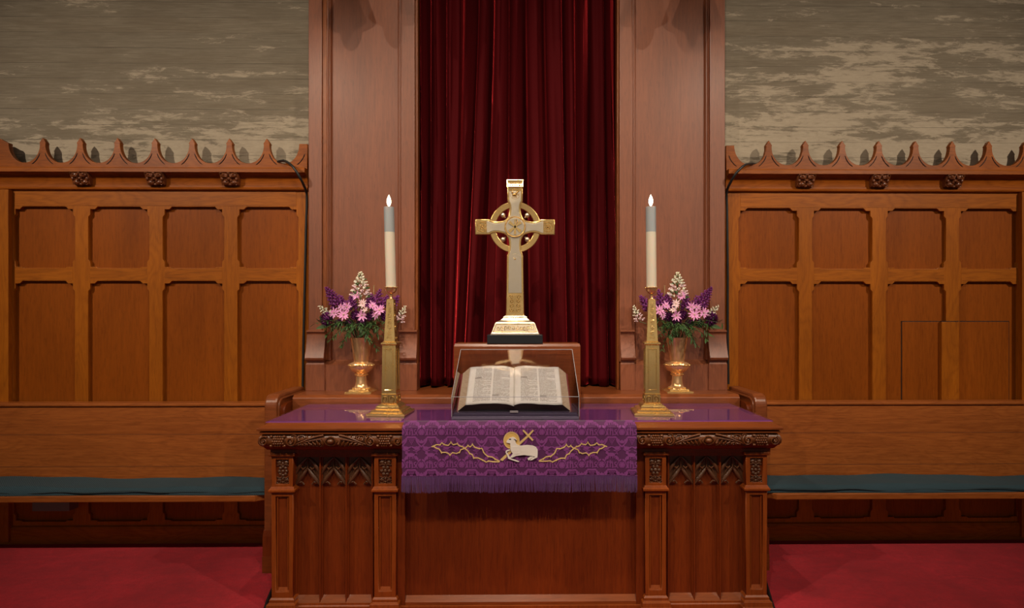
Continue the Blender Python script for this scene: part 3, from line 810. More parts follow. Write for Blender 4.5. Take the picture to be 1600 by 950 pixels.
    for ci, (pa, pb) in enumerate(caps):
        a, b = WX(pa, YC - .01), WX(pb, YC - .01)
        x0, x1 = a + .013, b - .013
        col = obj('pilaster_column', MB().box(x0, x1, YC + .012, YPn + .02, 0, zcap0 + .002), tab_v, t)
        obj('capital', MB().loft([(x0, x1, YC, YPn + .02, zcap0 - .006), (a, b, YC - .012, YPn + .02, zcap0), (a, b, YC - .012, YPn + .02, zcap1), (a + .004, b - .004, YC - .008, YPn + .02, zcap1 + .003)]), tab_l, col, bev=.001)
        obj('necking', MB().loft([(x0, x1, YC, YPn + .02, zl0 - .008), (a, b, YC - .013, YPn + .02, zl0), (a, b, YC - .013, YPn + .02, zl1 - .003), (a + .005, b - .005, YC - .007, YPn + .02, zl1), (x0 - .002, x1 + .002, YC - .002, YPn + .02, zl1 + .012)]), tab_l, col, bev=.001)
        # upper frame with carving
        fx = .022
        uz0, uz1 = zl1 + .010, zcap0 - .006
        obj('upper_frame', shape([[(x0, uz0), (x1, uz0), (x1, uz1), (x0, uz1)], [(x0 + fx, uz0 + .016), (x1 - fx, uz0 + .016), (x1 - fx, uz1 - .014), (x0 + fx, uz1 - .014)]], YC, .014, .002), tab_l, col)
        G = MB(); cx = (x0 + x1) / 2; w = (x1 - x0) / 2 - fx - .002; z0, z1 = uz0 + .018, uz1 - .016; h = z1 - z0; ym = YC + .010
        zc2 = (z0 + z1) / 2
        if ci % 3 == 0 or ci == 3:
            G.ball((cx, ym, zc2), .009, .007, .009)
            for q in range(8): a_ = q * PI / 4; G.ball((cx + .019 * math.cos(a_), ym, zc2 + .022 * math.sin(a_)), .0085, .005, .0085)
        else:
            G.ball((cx, ym, zc2), .011, .007, .011)
            for q in range(6): a_ = q * PI / 3; G.ball((cx + .020 * math.cos(a_), ym, zc2 + .020 * math.sin(a_)), .0095, .005, .0095)
        for sz in (-1, 1):
            for sx in (-1, 1):
                G.ball((cx + sx * .018, ym, zc2 + sz * .045), .011, .005, .010)
                P = [(cx + sx * (.020 + .012 * math.cos(q)), ym, zc2 + sz * (.054 + .010 * math.sin(q))) for q in [k * .8 for k in range(8)]]
                G.tube(P, .0035, 6)
                G.tube([(cx + sx * .003, ym, zc2 + sz * .030), (cx + sx * .014, ym - .002, zc2 + sz * .036), (cx + sx * .030, ym, zc2 + sz * .030)], .004, 6)
            G.ball((cx, ym, zc2 + sz * .040), .007, .005, .009); G.ball((cx, ym, zc2 + sz * .057), .006, .005, .007)
        obj('carved_panel', G, tracery_wood, col, smooth=60)
        # lower frame
        lz0, lz1 = zbs + .004, zl0 - .008
        obj('lower_frame', shape([[(x0, lz0), (x1, lz0), (x1, lz1), (x0, lz1)], [(x0 + fx, lz0 + .028), (x1 - fx, lz0 + .028), (x1 - fx, lz1 - .018), (x0 + fx, lz1 - .018)]], YC, .014, .002), tab_l, col)
        inn = MB()
        for e in (0.006,):
            xx0, xx1, zz0, zz1 = x0 + fx, x1 - fx, lz0 + .028, lz1 - .018
            inn.tube([(xx0 + e, YC + .008, zz0), (xx0 + e, YC + .008, zz1 - e), (xx1 - e, YC + .008, zz1 - e), (xx1 - e, YC + .008, zz0)], .0035, 6)
        inn.prof([(YC + .013, lz0 + .052), (YC + .001, lz0 + .026), (YC + .013, lz0 + .02)], xx0, xx1)
        obj('inner_moulding', inn, tab_l, col)
        # base
        obj('base', MB().loft([(a - .012, b + .012, YC - .028, YPn + .02, 0), (a - .012, b + .012, YC - .028, YPn + .02, zbs - .055), (a - .008, b + .008, YC - .024, YPn + .02, zbs - .048), (a - .006, b + .006, YC - .022, YPn + .02, zbs - .026), (a + .004, b - .004, YC - .010, YPn + .02, zbs - .020), (a + .004, b - .004, YC - .010, YPn + .02, zbs - .006), (x0 - .001, x1 + .001, YC - .001, YPn + .02, zbs + .004)]), tab_l, col, bev=.0015)
    # side bays with tracery
    for (pa, pb) in ((460, 582), (1044, 1165)):
        a, b = WX(pa, YPn - .02), WX(pb, YPn - .02); w3 = (b - a) / 3
        zt = zn - .002; zb = WZ(600, 930, YPn - .01); zs = WZ(600, 941, YPn - .03)
        bay = obj('side_panel', MB().box(a - .01, b + .01, YPn, YPn + .015, .05, zt), tab_v, t)
        for i in range(4):
            x = a + w3 * i
            P = [(x - .011, YPn), (x - .009, YPn - .012), (x - .0045, YPn - .014), (x - .003, YPn - .026), (x + .003, YPn - .026), (x + .0045, YPn - .014), (x + .009, YPn - .012), (x + .011, YPn)]
            n = len(P); vs = [(p[0], p[1], zb - .03) for p in P] + [(p[0], p[1], zt) for p in P]
            obj('mullion', MB().add(vs, [(k, (k + 1) % n, n + (k + 1) % n, n + k) for k in range(n)] + [tuple(range(n)), tuple(range(n, 2 * n))]), tab_v, bay)
        for i in range(3):
            x = a + w3 * i
            vs = [(x + .010, YPn, zb), (x + w3 - .010, YPn, zb), (x + w3 - .001, YPn - .034, zs), (x + .001, YPn - .034, zs), (x + .010, YPn, zs - .02), (x + w3 - .010, YPn, zs - .02), (x + w3, YPn - .034, zs - .02), (x, YPn - .034, zs - .02)]
            obj('sloping_sill', MB().add(vs, [(0, 1, 2, 3), (4, 5, 6, 7), (0, 3, 7, 4), (1, 2, 6, 5), (3, 2, 6, 7), (0, 1, 5, 4)]), tab_h, bay)
        obj('bottom_rail', MB().loft([(a - .01, b + .01, YPn - .042, YPn, 0), (a - .01, b + .01, YPn - .042, YPn, zs - .016), (a - .01, b + .01, YPn - .036, YPn, zs - .010), (a - .01, b + .01, YPn - .036, YPn, zs)]), tab_l, bay, bev=.001)
        obj('top_rail', MB().box(a - .01, b + .01, YPn - .034, YPn + .005, WZ(600, 713.5, YPn - .03), zt + .002), tab_v, bay)
        zA = WZ(600, 714, YPn); zAp = WZ(600, 731.5, YPn); zSp = WZ(600, 757, YPn); zM = WZ(600, 737, YPn)
        for i in range(3):
            c = a + w3 * (i + .5); hw = w3 / 2 - .004; T = MB()
            for sg in (-1, 1):
                def arc(z_top, z_bot, bulge, w0, y):
                    P = []
                    for k in range(13):
                        f = k / 12
                        P.append((c + sg * (.002 + hw * (f + bulge * math.sin(PI * f))), y, z_top + (z_bot - z_top) * (f ** 1.15)))
                    return P
                # outer blade, inner ogee blade
                T.tube(arc(zA, zM - .012, .10, 1, YPn - .012), [.004] + [.0035 + .007 * math.sin(PI * k / 12) for k in range(1, 12)] + [.004], 8)
                T.tube(arc(zAp, zSp, -.06, 1, YPn - .014), [.0035] + [.0040 + .0065 * math.sin(PI * k / 12) for k in range(1, 12)] + [.0045], 8)
                T.tube(arc(zAp + .004, zSp + .012, .03, 1, YPn - .018), .0028, 6)
                # cusp under inner arch
                T.tube([(c + sg * hw * .98, YPn - .010, zSp + .004), (c + sg * hw * .70, YPn - .014, zSp + .018), (c + sg * hw * .52, YPn - .014, zSp + .020), (c + sg * hw * .40, YPn - .012, zSp + .012), (c + sg * hw * .34, YPn - .010, zSp + .006)], [.003, .0055, .005, .0045, .006], 6)
                # trefoil cusp between the two blades
                T.tube([(c + sg * hw * .16, YPn - .010, zAp + .010), (c + sg * hw * .38, YPn - .014, zAp - .003), (c + sg * hw * .62, YPn - .012, zAp + .012)], [.004, .0075, .003], 6)
                T.tube([(c + sg * hw * .38, YPn - .012, zAp - .001), (c + sg * hw * .60, YPn - .012, zAp - .026)], [.005, .002], 6)
                T.ball((c + sg * hw * .36, YPn - .008, zAp + .026), .006, .006, .013)
            T.tube([(c, YPn - .012, zA), (c, YPn - .014, zAp)], .0035, 6)
            # spandrel ground so that the pierced part reads as one carved board
            sp = shape([[(c - w3 / 2 + .002, zA + .004), (c - w3 / 2 + .002, zSp), (c - hw * .82, zSp + .020), (c - hw * .5, zSp + .042), (c - hw * .2, zAp - .012), (c, zAp), (c + hw * .2, zAp - .012), (c + hw * .5, zSp + .042), (c + hw * .82, zSp + .020), (c + w3 / 2 - .002, zSp), (c + w3 / 2 - .002, zA + .004)]], YPn - .006, .006)
            me = join([T.mesh(60), sp]); obj('tracery', me, tracery_wood, bay)
    # centre panel
    a, b = WX(621, YPn - .02), WX(1006, YPn - .02)
    a2, b2 = WX(634, YPn - .02), WX(993, YPn - .02)
    zs = WZ(600, 941, YPn - .03); zb = WZ(600, 930, YPn)
    cp = obj('centre_panel', MB().box(a, b, YPn, YPn + .015, .02, zn), tab_v, t)
    for p, q in ((a, a2), (b2, b)): obj('stile', MB().box(p, q, YPn - .034, YPn + .002, .0, zn), tab_v, cp, bev=.004)
    obj('sloping_sill', MB().prof([(YPn + .001, zb), (YPn - .034, zs), (YPn - .034, zs - .02), (YPn + .001, zs - .02)], a2, b2), tab_h, cp)
    obj('bottom_rail', MB().box(a, b, YPn - .042, YPn, 0, zs - .016), tab_l, cp, bev=.002)
    # side faces
    for x, sg in ((c0 + .015, -1), (c1 - .015, 1)):
        obj('side_rail', MB().box(min(x, x + sg * .012), max(x, x + sg * .012), YPn, YB - .02, zn - .08, zn - .01), tab_v, t)
    # purple sheet and glass
    g0, g1 = WX(414, 3.015), WX(1208.5, 3.015)
    tag(obj('table_cover', MB().box(g0 + .002, g1 - .002, 3.018, YB - .002, ZG - .0075, ZG - .0055), purple_sheet), 'flat purple cloth covering the table top beneath the glass', 'cloth')
    tag(obj('glass_sheet', MB().box(g0, g1, 3.016, YB, ZG - .0055, ZG), glass_top_m, bev=.001), 'clear glass sheet over the purple cloth on the table top', 'glass sheet')
table()
ZG = 1.003

# ------------------------------------------------------------------ frontal cloth
def frontal():
    YH = 2.938
    xa, xb = WX(628, YH), WX(995, YH)
    # path in (y, z), then vertical
    z_h = WZ(811, 668, YH); zfr = WZ(811, 743, YH); zbt = WZ(811, 768.5, YH)
    def surf(x, z, off=0):
        """z<=z_h : hanging face;  above: folded back over the table edge"""
        d = max(0, z_h - z)
        rip = .007 * math.sin(x * 17 + 1) * min(1, d / .2) + .004 * math.sin(x * 37 + 2.2) * min(1, d / .25)
        if z > z_h:
            f = (z - z_h); L = .085
            y = YH + min(f / .031, 1) * .076
            zz = z_h + .004 + (ZG + .0015 - z_h - .004) * min(1, f / .031)
            return Vector((x, y - off * .35, zz + off))
        return Vector((x, YH + rip - off, z))
    t = thing('altar_frontal', ((xa + xb) / 2, YH, zbt), 'purple damask cloth with lamb and thorn embroidery hanging over the table front', 'altar cloth')
    zs = [z_h + .031 - .031 * i / 5 for i in range(6)] + [z_h - .002 - (z_h - .002 - zfr) * i / 16 for i in range(17)]
    rows = [[surf(xa + (xb - xa) * i / 160 + (.003 * (1 - 2 * i / 160) * max(0, z_h - z) / .3), z) for i in range(161)] for z in zs]
    me = MB().grid(rows).mesh(60)
    cl = obj('cloth', me, cloth_dark, t)
    for p in me.polygons: p.use_smooth = True
    m = cl.modifiers.new('thickness', 'SOLIDIFY'); m.thickness = .002; m.offset = -1
    # woven figure: flat shapes laid in one mesh
    def px2(px, py): v = W(px, py, YH); return v.x, v.z
    D = MB(); px_m = (W(812, 700, YH).x - W(811, 700, YH).x)
    def poly(P, off=.0016):
        # fan polygon around centroid
        cx = sum(p[0] for p in P) / len(P); cz = sum(p[1] for p in P) / len(P)
        if not (xa < cx < xb and zfr + .002 < cz < z_h + .030): return
        P = [(min(max(p[0], xa + .001), xb - .001), min(max(p[1], zfr + .002), z_h + .030)) for p in P]
        v = [surf(cx, cz, off)] + [surf(p[0], p[1], off) for p in P]; n = len(P)
        D.add(v, [(0, 1 + i, 1 + (i + 1) % n) for i in range(n)])
    def stroke(P, w):
        for i in range(len(P) - 1):
            (ax, az), (bx, bz) = P[i], P[i + 1]; dx, dz = bx - ax, bz - az; L = math.hypot(dx, dz) or 1
            nx, nz = -dz / L * w / 2, dx / L * w / 2; ex, ez = dx / L * w * .3, dz / L * w * .3
            poly([(ax + nx - ex, az + nz - ez), (bx + nx + ex, bz + nz + ez), (bx - nx + ex, bz - nz + ez), (ax - nx - ex, az - nz - ez)])
    def ell(cx, cz, rx, rz, n=10, a0=0):
        ca, sa = math.cos(a0), math.sin(a0)
        poly([(cx + rx * math.cos(q) * ca - rz * math.sin(q) * sa, cz + rx * math.cos(q) * sa + rz * math.sin(q) * ca) for q in [2 * PI * k / n for k in range(n)]])
    def petal(cx, cz, ang, L, w):
        ca, sa = math.cos(ang), math.sin(ang)
        poly([(cx + u * ca - v * sa, cz + u * sa + v * ca) for u, v in ((0, 0), (L * .35, w), (L * .75, w * .8), (L, 0), (L * .75, -w * .8), (L * .35, -w))])
    k = px_m
    TWd, THt = 31.3, 51.0
    def tile(ox, oy):
        def q(dx, dy): return (px2(ox + dx, oy + dy))
        # "ihs" in upright strokes
        def st(pts, w=1.7): stroke([q(*p) for p in pts], w * k)
        st([(-6.5, -3), (-6.5, 5)]); st([(-8, -3), (-5, -4.5)], 1.2); st([(-8, 5), (-5, 5)], 1.2)
        st([(-2.5, -6), (-2.5, 5)]); st([(-5, -2.5), (1, -4.4)], 1.1); st([(-2.5, -1), (1.2, -2.5), (1.6, 5)]); st([(.5, 6), (3, 5)], 1.1)
        st([(7, -3), (4.5, -2), (4.6, .2), (6.8, 1.5), (6.6, 4.4), (4.0, 5)], 1.6)
        # ring flower with curls beside it
        c = q(15.6, 1)
        for a in range(6): petal(c[0], c[1], a * PI / 3, 5.2 * k, 1.5 * k)
        R8 = [(15.6 + 4.6 * math.cos(a), 1 + 4.6 * math.sin(a)) for a in [j * PI / 6 for j in range(13)]]
        st(R8, .9)
        for sg in (-1, 1):
            st([(15.6 + sg * 6, 6), (15.6 + sg * 8, 3), (15.6 + sg * 6.5, -1), (15.6 + sg * 4, -5), (15.6 + sg * 7, -7)], 1.3)
            # broad ogee band
            st([(15.6 + sg * 15, 9), (15.6 + sg * 10, 8.5), (15.6 + sg * 7, 12), (15.6 + sg * 6.5, 17), (15.6 + sg * 3, 21), (15.6, 24)], 2.1)
            st([(sg * 14, 22), (sg * 10, 25), (sg * 5, 26), (sg * 1, 24)], 2.0)
            st([(sg * 13, 28), (sg * 8, 31), (sg * 3, 29.5)], 1.6)
            # vine leaves
            for a, L in ((.4, 6), (1.2, 5.5), (-.4, 5)):
                p = q(sg * 7, 15); petal(p[0], p[1], (a if sg > 0 else PI - a), L * k, 1.7 * k)
            for a, L in ((-.7, 5.5), (-1.5, 5), (.1, 5)):
                p = q(15.6 + sg * 6, 40); petal(p[0], p[1], (a if sg > 0 else PI - a), L * k, 1.7 * k)
            p = q(15.6 + sg * 7, 27); ell(p[0], p[1], 4.2 * k, 1.9 * k, 10, sg * -.3)
            st([(15.6 + sg * 12, 25), (15.6 + sg * 7, 23.5), (15.6 + sg * 2, 26)], 1.0)
            st([(15.6 + sg * 12, 29.5), (15.6 + sg * 7, 31), (15.6 + sg * 2, 28)], 1.0)
        # grape cluster
        for r, cnt in ((0, 5), (1, 4), (2, 3), (3, 2), (4, 1)):
            for j in range(cnt):
                p = q((j - (cnt - 1) / 2) * 2.5, 10 + r * 2.4); ell(p[0], p[1], 1.05 * k, 1.05 * k, 7)
        # fleur above the cluster gap
        for a in (PI / 2, PI / 2 - .7, PI / 2 + .7):
            p = q(15.6, 19); petal(p[0], p[1], a, 6.5 * k, 1.7 * k)
        # a small four-legged beast
        p = q(-1, 36.5); ell(p[0], p[1], 6.2 * k, 3.1 * k, 12)
        p = q(-7.5, 33.5); ell(p[0], p[1], 2.6 * k, 2.2 * k, 8)
        for dx in (-5, -2, 2, 4.5): st([(dx, 38), (dx - .6, 42)], 1.3)
        st([(5, 35), (8, 33), (9, 36)], 1.2)
        for sg in (-1, 1): p = q(sg * 12.5, 45); ell(p[0], p[1], 3 * k, 1.6 * k, 9, sg * .6)
    for r in range(-1, 3):
        for c in range(-1, 13): tile(640 + c * TWd + 3, 674 + r * THt)
    me = D.mesh(); obj('woven_figure', me, cloth_light, cl)
    # braid and fringe
    br = MB()
    for i in range(150):
        x = xa + .002 + (xb - xa - .004) * i / 149; p = surf(x, zfr + .001, .002); br.ball(p, .0028, .002, .0026, 6, 4)
    obj('braid', br, cloth_light, t)
    rnd = random.Random(8); fr = MB()
    N = 560
    for i in range(N):
        x = xa + (xb - xa) * (i + .5) / N; ln = (zfr - zbt) * rnd.uniform(.93, 1.05)
        p0 = surf(x, zfr, rnd.uniform(-.001, .002)); dx = rnd.uniform(-.004, .004) + .004 * math.sin(x * 21)
        p1 = surf(x + dx * .5, zfr - ln * .5, rnd.uniform(0, .004)); p2 = surf(x + dx, zfr - ln, rnd.uniform(-.001, .003))
        fr.tube([p0, p1, p2], [.0016, .0017, .0013], 4)
    f = obj('fringe', fr, fringe_m, t); f['kind'] = 'stuff'
    # ---- embroidery
    def emb(name, loops_px, m, off, th, parent):
        bm = MB()
        me = shape([[px2(*p) for p in L] for L in loops_px], 0, th)
        bm_ = bmesh.new(); bm_.from_mesh(me)
        bmesh.ops.subdivide_edges(bm_, edges=[e for e in bm_.edges if e.calc_length() > .02], cuts=2)
        bmesh.ops.triangulate(bm_, faces=bm_.faces)
        for v in bm_.verts:
            s_ = surf(v.co.x, v.co.z, off); v.co.y = s_.y + (v.co.y - th)
        bm_.to_mesh(me); bm_.free()
        return obj(name, me, m, parent)
    def cr(cx, cy, r, n=28, r2=None): return [(cx + r * math.cos(2 * PI * i / n), cy + (r2 or r) * math.sin(2 * PI * i / n)) for i in range(n)]
    ox, oy, s13 = 760, 660, 13.57
    q = lambda L: [(ox + x / s13, oy + y / s13) for x, y in L]
    halo = emb('halo', [q(cr(532, 378, 168, 32, 180))], halo_m, .002, .0015, t)
    emb('halo_rim', [q(cr(532, 378, 172, 32, 184)), q(cr(532, 378, 150, 32, 162))], gold_thread, .0035, .001, halo)
    st = emb('cross_staff', [q([(298, 790), (345, 808), (900, 300), (1005, 170), (985, 150), (868, 268), (300, 770)])], gold_thread, .0035, .001, t)
    emb('crossbar', [q([(765, 175), (790, 148), (1000, 365), (975, 392)])], gold_thread, .0045, .001, st)
    lamb = emb('lamb', [q([(425, 400), (445, 370), (500, 318), (560, 302), (600, 315), (640, 360), (650, 378), (612, 372), (618, 420), (650, 470), (720, 492), (860, 474), (980, 485),
                         (1050, 515), (1085, 570), (1088, 640), (1080, 735), (1040, 752), (975, 790), (925, 805), (935, 780), (990, 740), (1040, 722), (960, 705), (800, 690), (640, 705), (560, 738), (505, 752),
                         (560, 775), (640, 800), (700, 828), (690, 840), (640, 830), (540, 795), (462, 760), (440, 690), (405, 625), (412, 590), (470, 572), (505, 570), (500, 590), (440, 605), (432, 625), (470, 680), (498, 735), (560, 660), (515, 590), (508, 500), (508, 440), (470, 432), (430, 424)])], white_thread, .0055, .003, t)
    emb('eye', [q(cr(500, 350, 26, 10, 12))], dark_thread, .0085, .0008, lamb)
    emb('ear', [q([(570, 355), (600, 350), (648, 376), (620, 380)])], dark_thread, .0085, .0006, lamb)
    emb('hind_leg', [q([(872, 760), (930, 722), (1000, 716), (985, 738), (935, 770), (905, 800), (885, 795)])], white_thread, .005, .0015, lamb)
    # thorn strands: zigzag loops
    def thorn(P, w, m=gold_thread):
        L = []; Rr = []
        for i, p in enumerate(P):
            a = P[max(0, i - 1)]; b = P[min(len(P) - 1, i + 1)]; dx, dy = b[0] - a[0], b[1] - a[1]; l = math.hypot(dx, dy) or 1
            L.append((p[0] - dy / l * w, p[1] + dx / l * w)); Rr.append((p[0] + dy / l * w, p[1] - dx / l * w))
        return L + Rr[::-1]
    gx = lambda L: [(610 + x / 4, 640 + y / 4) for x, y in L]
    up1 = [(258, 232), (290, 218), (310, 222), (322, 207), (335, 220), (362, 224), (378, 206), (392, 220), (418, 214), (430, 226), (450, 232), (468, 242)]
    dn1 = [(270, 228), (290, 242), (305, 246), (320, 268), (345, 268), (360, 274), (372, 284), (388, 270), (412, 275), (432, 266), (440, 250), (468, 240)]
    up2 = [(468, 240), (485, 225), (500, 232), (513, 218), (528, 234), (556, 244), (572, 240), (582, 262), (590, 275), (610, 290), (640, 295), (655, 306), (684, 320)]
    dn2 = [(468, 244), (484, 256), (495, 272), (512, 280), (522, 300), (548, 300), (575, 312), (600, 326), (612, 318), (640, 322), (684, 322)]
    vine = lambda mirror: [gx([((1612 - x if mirror else x), y) for x, y in thorn(P, 3.4)]) for P in (up1, dn1, up2, dn2)]
    for mirror in (False, True):
        parts = []
        for i, L in enumerate(vine(mirror)):
            me = shape([[px2(*p) for p in L]], 0, .0015)
            bm_ = bmesh.new(); bm_.from_mesh(me)
            for v in bm_.verts: v.co.y = surf(v.co.x, v.co.z, .0022 + .0004 * i).y + v.co.y - .001
            bm_.to_mesh(me); bm_.free(); parts.append(me)
        # thorn tips
        tp = MB()
        for P in (up1[2:-1:2], dn1[3:-1:3], up2[1:-1:2], dn2[2:-1:2]):
            for x, y in P:
                X = 1612 - x if mirror else x; sg = -1 if y < 250 else 1
                a, b, c = [px2(610 + (X + d) / 4, 640 + (y + e) / 4) for d, e in ((-5, 0), (0, sg * 9), (5, 0))]
                v = [surf(*p, .0045) for p in (a, b, c)] + [surf(*p, .0015) for p in (a, b, c)]
                tp.add(v, [(0, 1, 2), (3, 4, 5), (0, 1, 4, 3), (1, 2, 5, 4), (0, 2, 5, 3)])
        obj('thorn_strand', join(parts + [tp.mesh()]), gold_thread, t)
frontal()

# ------------------------------------------------------------------ cross stand, cross
KX = 262.0
def stand_box():
    y0, y1 = 900 / 262, 3.64
    x0, x1 = WX(709, y0), WX(907, y0); z1 = 1.54 - 40 / 262
    t = thing('cross_stand', ((x0 + x1) / 2, (y0 + y1) / 2, ZG), 'plain wooden box stand behind the book case, carrying the brass cross', 'stand')
    obj('box_body', MB().box(x0, x1, y0, y1, ZG, z1 - .016), tab_h, t, bev=.0015)
    obj('box_top', MB().loft([(x0 + .0, x1 - .0, y0, y1, z1 - .016), (x0 + .004, x1 - .004, y0 + .012, y1, z1)]), shelf_wood, t, bev=.001)
    return z1, (y0 + y1) / 2
ZST, YX = stand_box()

def cross():
    Yc = YX; k = 900 / Yc
    cx = WX(804.8, Yc)
    t = thing('altar_cross', (cx, Yc, ZST), 'tall brass Celtic cross with ring, standing on the wooden box stand', 'cross')
    z_of = lambda py: 1.54 - (py - 497) / k
    def P(L): return [(cx + (x - 804.8) / k, z_of(y)) for x, y in L]
    def arcp(x0, y0, x1, y1, cxx, cyy, n=8):
        return [((1 - u) ** 2 * x0 + 2 * u * (1 - u) * cxx + u * u * x1, (1 - u) ** 2 * y0 + 2 * u * (1 - u) * cyy + u * u * y1) for u in [i / n for i in range(n + 1)]]
    c, cy = 804.8, 355.5
    # one quadrant profile from the top arm's right edge to the right arm's upper edge, then by symmetry
    q1 = [(c + 12, 282), (c + 12, 315)] + arcp(c + 12, 315, c + 10, 336, c + 6.5, 322, 5)[1:] + arcp(c + 10, 336, c + 21, 346, c + 12, 345, 5)[1:] + arcp(c + 21, 346, c + 40, 343.5, c + 33, 349, 5)[1:] + [(c + 62, 343.3)]
    q2 = [(c + 62, 367.3), (c + 40, 367.3)] + arcp(c + 40, 367.3, c + 21, 365, c + 33, 362, 5)[1:] + arcp(c + 21, 365, c + 10, 375, c + 12, 366, 5)[1:] + arcp(c + 10, 375, c + 12.6, 400, c + 7.5, 389, 5)[1:] + [(c + 14.3, 495)]
    right = q1 + q2
    left = [(2 * c - x, y) for x, y in right[::-1]]
    body = obj('cross_body', shape([P(right + left)], Yc - .018, .036, .004), gold_bright, t)
    # pale inset following the outline
    def sc(L, d):   # inset by shrinking towards the limbs
        o = []
        for x, y in L:
            dx = x - c; o.append((x, y))
        return o
    e = 3.0
    r1 = [(c + 12 - e, 300), (c + 12 - e, 315)] + arcp(c + 12 - e, 315, c + 10 - e, 337, c + 6.5 - e, 322, 5)[1:] + arcp(c + 10 - e, 337, c + 21, 346 + e, c + 11 - e * .5, 346 + e * .6, 5)[1:] + arcp(c + 21, 346 + e, c + 41, 343.5 + e, c + 33, 349 + e, 5)[1:] + [(c + 44, 343.5 + e)]
    r2 = [(c + 44, 367.3 - e), (c + 41, 367.3 - e)] + arcp(c + 41, 367.3 - e, c + 21, 365 - e, c + 33, 362 - e, 5)[1:] + arcp(c + 21, 365 - e, c + 10 - e, 375, c + 11 - e * .5, 366 - e * .6, 5)[1:] + arcp(c + 10 - e, 375, c + 12.6 - e, 400, c + 7.5 - e, 389, 5)[1:] + [(c + 14 - e - .6, 458)]
    rr = r1 + r2; ll = [(2 * c - x, y) for x, y in rr[::-1]]
    obj('pale_inlay', shape([P(rr + ll)], Yc - .0205, .004, .0008), silver_gold, t)
    # ring
    n = 64; ro, ri = 40, 30.5
    # ring only between the arms: four quadrants
    ring = []
    ring_me = shape([P([(c + ro * math.cos(2 * PI * i / n), cy + ro * math.sin(2 * PI * i / n)) for i in range(n)]), P([(c + ri * math.cos(2 * PI * i / n), cy + ri * math.sin(2 * PI * i / n)) for i in range(n)])], Yc - .011, .022, .003)
    obj('ring', ring_me, gold_bright, t)
    for sx in (-1, 1):
        for sz in (-1, 1):
            x, z = P([(c + sx * 18.9, cy + sz * 18.9)])[0]
            m = MB().ball((x, Yc, z), 4 / k, 4 / k, 4 / k, 20, 12)
            a = math.atan2(sz, sx)
            x2, z2 = P([(c + sx * 22, cy + sz * 22)])[0]
            m.tube([(x, Yc, z), P([(c + sx * 15, cy + sz * 15)])[0][:1] + (Yc,) + P([(c + sx * 15, cy + sz * 15)])[0][1:]], .004, 6)
            obj('ball', m, silver_gold, t, smooth=80)
    # shingled roof cap
    cap = MB().box(*[v for v in (cx - 12.6 / k, cx + 12.6 / k)], Yc - .024, Yc + .024, z_of(281), z_of(280.3) + .001)
    cp = MB().prof([(Yc - .020, z_of(294)), (Yc - .026, z_of(293)), (Yc - .006, z_of(281)), (Yc + .006, z_of(281)), (Yc + .026, z_of(293)), (Yc + .020, z_of(294))], cx - 12.6 / k, cx + 12.6 / k)
    co = obj('roof_cap', cp, gold_bright, t)
    sg_ = MB()
    for r in range(3):
        for i in range(7 - (r % 2)):
            f = (r + .9) / 3.4; x = cx - 10.5 / k + (i + .5 * (r % 2)) * 3.5 / k
            sg_.ball((x, Yc - .007 - .019 * f, z_of(281 + 12 * f)), .0068, .003, .006, 8, 5)
    obj('scale_relief', sg_, gold_bright, co, smooth=60)
    # medallion
    mx, mz = P([(c, cy)])[0]
    def disc(r, y, th, mt, nm, par):
        L = [(mx + r * math.cos(2 * PI * i / 40), mz + r * math.sin(2 * PI * i / 40)) for i in range(40)]
        return obj(nm, shape([L], y, th, .001), mt, par)
    med = disc(16.2 / k, Yc - .027, .012, gold_bright, 'medallion', t)
    disc(14 / k, Yc - .0285, .004, silver_gold, 'medallion_face', med)
    bd = MB()
    for i in range(40): a = 2 * PI * i / 40; bd.ball((mx + 15.6 / k * math.cos(a), Yc - .028, mz + 15.6 / k * math.sin(a)), .0042, .004, .0042, 8, 5)
    obj('beaded_rim', bd, brass, med, smooth=80)
    ch = MB()
    def bar(a, l0, l1, w0, w1):
        ca, sa = math.cos(a), math.sin(a); v = []
        for y in (Yc - .0325, Yc - .028):
            for (l, w) in ((l0, w0), (l1, w1), (l1, -w1), (l0, -w0)): v.append((mx + (l * ca - w * sa) / k, y, mz + (l * sa + w * ca) / k))
        ch.add(v, [(0, 1, 2, 3), (4, 5, 6, 7), (0, 1, 5, 4), (1, 2, 6, 5), (2, 3, 7, 6), (3, 0, 4, 7)])
    for a in (PI * .22, PI * .78, -PI * .22, -PI * .78): bar(a, 0, 11.5, .8, 2.6)
    bar(-PI / 2, -11, 12, 1.0, 1.7)
    ch.tube([(mx + (1.0 + 2.6 * math.cos(a)) / k, Yc - .031, mz + (8.2 + 2.8 * math.sin(a)) / k) for a in [PI / 2 - i * PI / 8 for i in range(9)]], .003, 6)
    obj('monogram', ch, brass, med)
    # roundels and relief
    def roundel(px, py, r, quat=True):
        x, z = P([(px, py)])[0]; m = MB(); y = Yc - .0185
        for rad in (r, r * .42):
            m.tube([(x + rad / k * math.cos(a), y, z + rad / k * math.sin(a)) for a in [i * PI / 12 for i in range(25)]], .0022, 6)
        for q in range(4):
            a0 = q * PI / 2; m.tube([(x + (r * .5 * math.cos(a0) + r * .42 * math.cos(a)) / k, y, z + (r * .5 * math.sin(a0) + r * .42 * math.sin(a)) / k) for a in [i * PI / 6 for i in range(13)]], .0018, 5)
            if quat:
                a1 = a0 + PI / 4; m.tube([(x + r * 1.0 * math.cos(a1) / k, y, z + r * 1.0 * math.sin(a1) / k), (x + r * 1.35 * math.cos(a1) / k, y, z + r * 1.35 * math.sin(a1) / k)], .002, 5)
        m.ball((x, y, z), .006, .004, .006); return m
